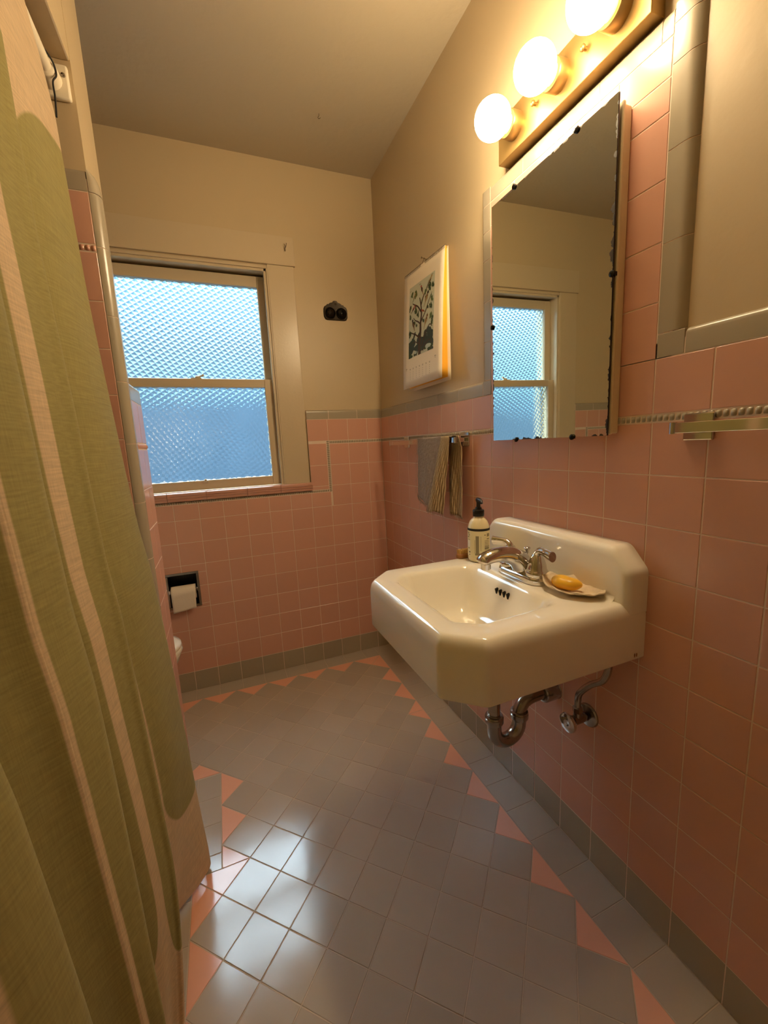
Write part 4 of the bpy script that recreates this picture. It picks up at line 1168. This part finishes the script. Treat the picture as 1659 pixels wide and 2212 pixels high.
cu = thing('shower_curtain', 'sage green shower curtain with cream gaps and rounded green panels', 'curtain', (RX, .5, RZ))
ZX = [(0, -.975), (.07, -.9765), (.19, -.9825), (.31, -.988), (.446, -.994), (.593, -1.001), (.69, -1.007), (.795, -1.014), (.895, -1.0215), (.99, -1.0335), (1.125, -1.0425), (1.236, -1.048), (1.366, -1.055), (1.5, -1.062), (1.62, -1.066), (1.8, -1.072), (1.87, -1.074), (2.1, -1.078)]
zxs, zxv = [a for a, _ in ZX], [b_ for _, b_ in ZX]
# folds: Y at z = 1.4, Y at z = .5, depth, cloth coordinate of the print
FOLD = [(1.262, 1.262, -.016, .155), (1.24, 1.24, 0, .145), (1.15, 1.15, -.006, .10), (1.08, 1.09, -.018, .055), (1.035, 1.05, -.036, .02), (1.00, 1.018, -.044, -.02), (.985, .95, -.026, -.06), (.945, .868, .004, -.12),
        (.915, .850, -.004, -.20), (.875, .832, -.012, -.28), (.832, .804, -.019, -.32), (.815, .785, -.034, -.36), (.805, .760, -.060, -.39), (.785, .72, -.068, -.42), (.758, .670, -.030, -.45), (.738, .645, .008, -.48), (.715, .626, .018, -.50), (.68, .617, .014, -.54), (.6335, .609, .006, -.58),
        (.627, .604, .004, -.60), (.6215, .600, .001, -.62), (.60, .585, -.018, -.66), (.56, .55, -.042, -.74), (.525, .52, -.056, -.78), (.508, .508, -.03, -.80), (.494, .494, .007, -.82), (.465, .465, .004, -.86), (.445, .44, -.008, -.88),
        (.41, .41, -.03, -.92), (.38, .38, -.046, -.96), (.355, .355, .0, -1.0), (.33, .33, .012, -1.04), (.29, .29, -.03, -1.12), (.25, .25, .0, -1.16), (.22, .22, .012, -1.20), (.17, .17, -.03, -1.26), (.12, .12, .01, -1.36),
        (.05, .05, -.03, -1.44), (-.02, -.02, .01, -1.52), (-.10, -.10, -.03, -1.62), (-.20, -.20, .01, -1.74), (-.30, -.30, 0, -1.84)]
fa = catmull([(a, d, c) for a, b_, d, c in FOLD], 8); fb = catmull([(b_, d, c) for a, b_, d, c in FOLD], 8)
NC, NZ = len(fa)-1, 110
ZTOP, ZB = 2.012, .018
def cpos(i, z):
    ya, o = fa[i].x, fa[i].y
    t = max(-.5, min(1.55, (z-.5)/.9))
    y = lerp(fb[i].x, ya, t)
    amp = interp(z, [0, .3, 1.2, 1.6, 1.85, 1.96, 2.02], [1.15, 1.05, 1.0, .85, .60, .3, .25])
    edge = interp(z, [0, 1.86, 1.93, 1.975, 2.03], [0, 0, -.045, -.095, -.12])
    y2 = y+edge*max(0, (y+.4)/1.66)
    x = interp(z, zxs, zxv)+o*amp
    k = max(0, (.45-z)/.45)**1.5
    wy = min(1, max(0, (1.225-y)/.10))
    x -= k*.050*wy+.022*k*math.exp(-((y-1.12)/.05)**2)-.016*k*math.exp(-((y-.98)/.06)**2)
    x += .0015*math.sin(y*23+z*5)
    if z > 1.945:
        t = (z-1.945)/(ZTOP-1.945)
        x = lerp(x, RX+.0155, min(1, t*1.6)) if z < 1.99 else RX+.0155-.012*(z-1.99)/.022
    return V3((x, y2, z))
cm = MB()
zs_ = [lerp(ZB, ZTOP, j/NZ) for j in range(NZ+1)]
for i in range(NC+1):
    yy = fa[i].x
    hem = .010*math.sin(yy*14)+.010
    for j, z in enumerate(zs_):
        z2 = z if z > .3 else lerp(max(.006, ZB+hem*.6), .3, (z-ZB)/(.3-ZB))
        cm.v.append(tuple(cpos(i, z2))); cm.uv[len(cm.v)-1] = (fa[i].z+3.0, z2)
for i in range(NC):
    for j in range(NZ):
        a = i*(NZ+1)+j; cm.f.append((a, a+1, a+NZ+2, a+NZ+1)); cm.m.append(0)
cm.build('curtain_cloth', M['curtain'], cu, smooth=80, fixn=False)

# ------------------------------------------------------------------ small ceiling hook
ch = MB(); ch.tube(catmull([(-.325, 1.915, H), (-.325, 1.915, H-.008), (-.329, 1.917, H-.013), (-.325, 1.915, H-.018), (-.320, 1.913, H-.014)], 5), .0012, 6)
tag(ch.build('ceiling_hook', M['dchrome']), 'tiny metal hook in the ceiling near the window wall', 'hook')

# ------------------------------------------------------------------ DAYLIGHT
w = bpy.data.worlds.new('sky'); sc.world = w; w.use_nodes = True
nt = w.node_tree; bg = nt.nodes['Background']
tc = nt.nodes.new('ShaderNodeTexCoord'); spz = nt.nodes.new('ShaderNodeSeparateXYZ'); nt.links.new(tc.outputs['Generated'], spz.inputs[0])
rp = nt.nodes.new('ShaderNodeValToRGB'); e = rp.color_ramp.elements
e[0].position = 0; e[0].color = (.16, .26, .36, 1); e[1].position = 1; e[1].color = (8, 10, 11.2, 1)
x = e.new(.02); x.color = (.09, .20, .35, 1); x = e.new(.13); x.color = (.11, .27, .43, 1); x = e.new(.22); x.color = (.20, .45, .60, 1); x = e.new(.33); x.color = (.36, .68, .80, 1); x = e.new(.46); x.color = (.8, 1.1, 1.25, 1); x = e.new(.60); x.color = (6.0, 7.8, 8.8, 1)
nt.links.new(spz.outputs[2], rp.inputs[0]); nt.links.new(rp.outputs[0], bg.inputs[0]); bg.inputs[1].default_value = .86

# ------------------------------------------------------------------ CAMERA
cam = bpy.data.cameras.new('camera'); co = bpy.data.objects.new('camera', cam); col.objects.link(co)
cam.sensor_fit = 'HORIZONTAL'; cam.sensor_width = 36; cam.lens = 885.8248/1659*36; cam.clip_start = .01
yaw, pit, rol = .3755869454, -.1621300763, -.0480650101
ca_, sa, cb_, sb_, cc, s2 = math.cos(yaw), math.sin(yaw), math.cos(pit), math.sin(pit), math.cos(rol), math.sin(rol)
fwd = V3((sa*cb_, ca_*cb_, sb_)); right = V3((ca_, -sa, 0)); up = right.cross(fwd)
r2 = right*cc+up*s2; u2 = -right*s2+up*cc
mt = Matrix(((r2.x, u2.x, -fwd.x, -.8382835), (r2.y, u2.y, -fwd.y, .1157182), (r2.z, u2.z, -fwd.z, 1.1610646), (0, 0, 0, 1)))
co.matrix_world = mt; sc.camera = co

vs = sc.view_settings; sc.display_settings.display_device = 'sRGB'
vs.view_transform = 'Standard'; vs.look = 'None'; vs.exposure = 1.50; vs.gamma = 1; vs.use_curve_mapping = False
cy = sc.cycles
cy.max_bounces = 14; cy.diffuse_bounces = 7; cy.glossy_bounces = 6; cy.transmission_bounces = 8; cy.sample_clamp_indirect = 6
cy.use_denoising = True
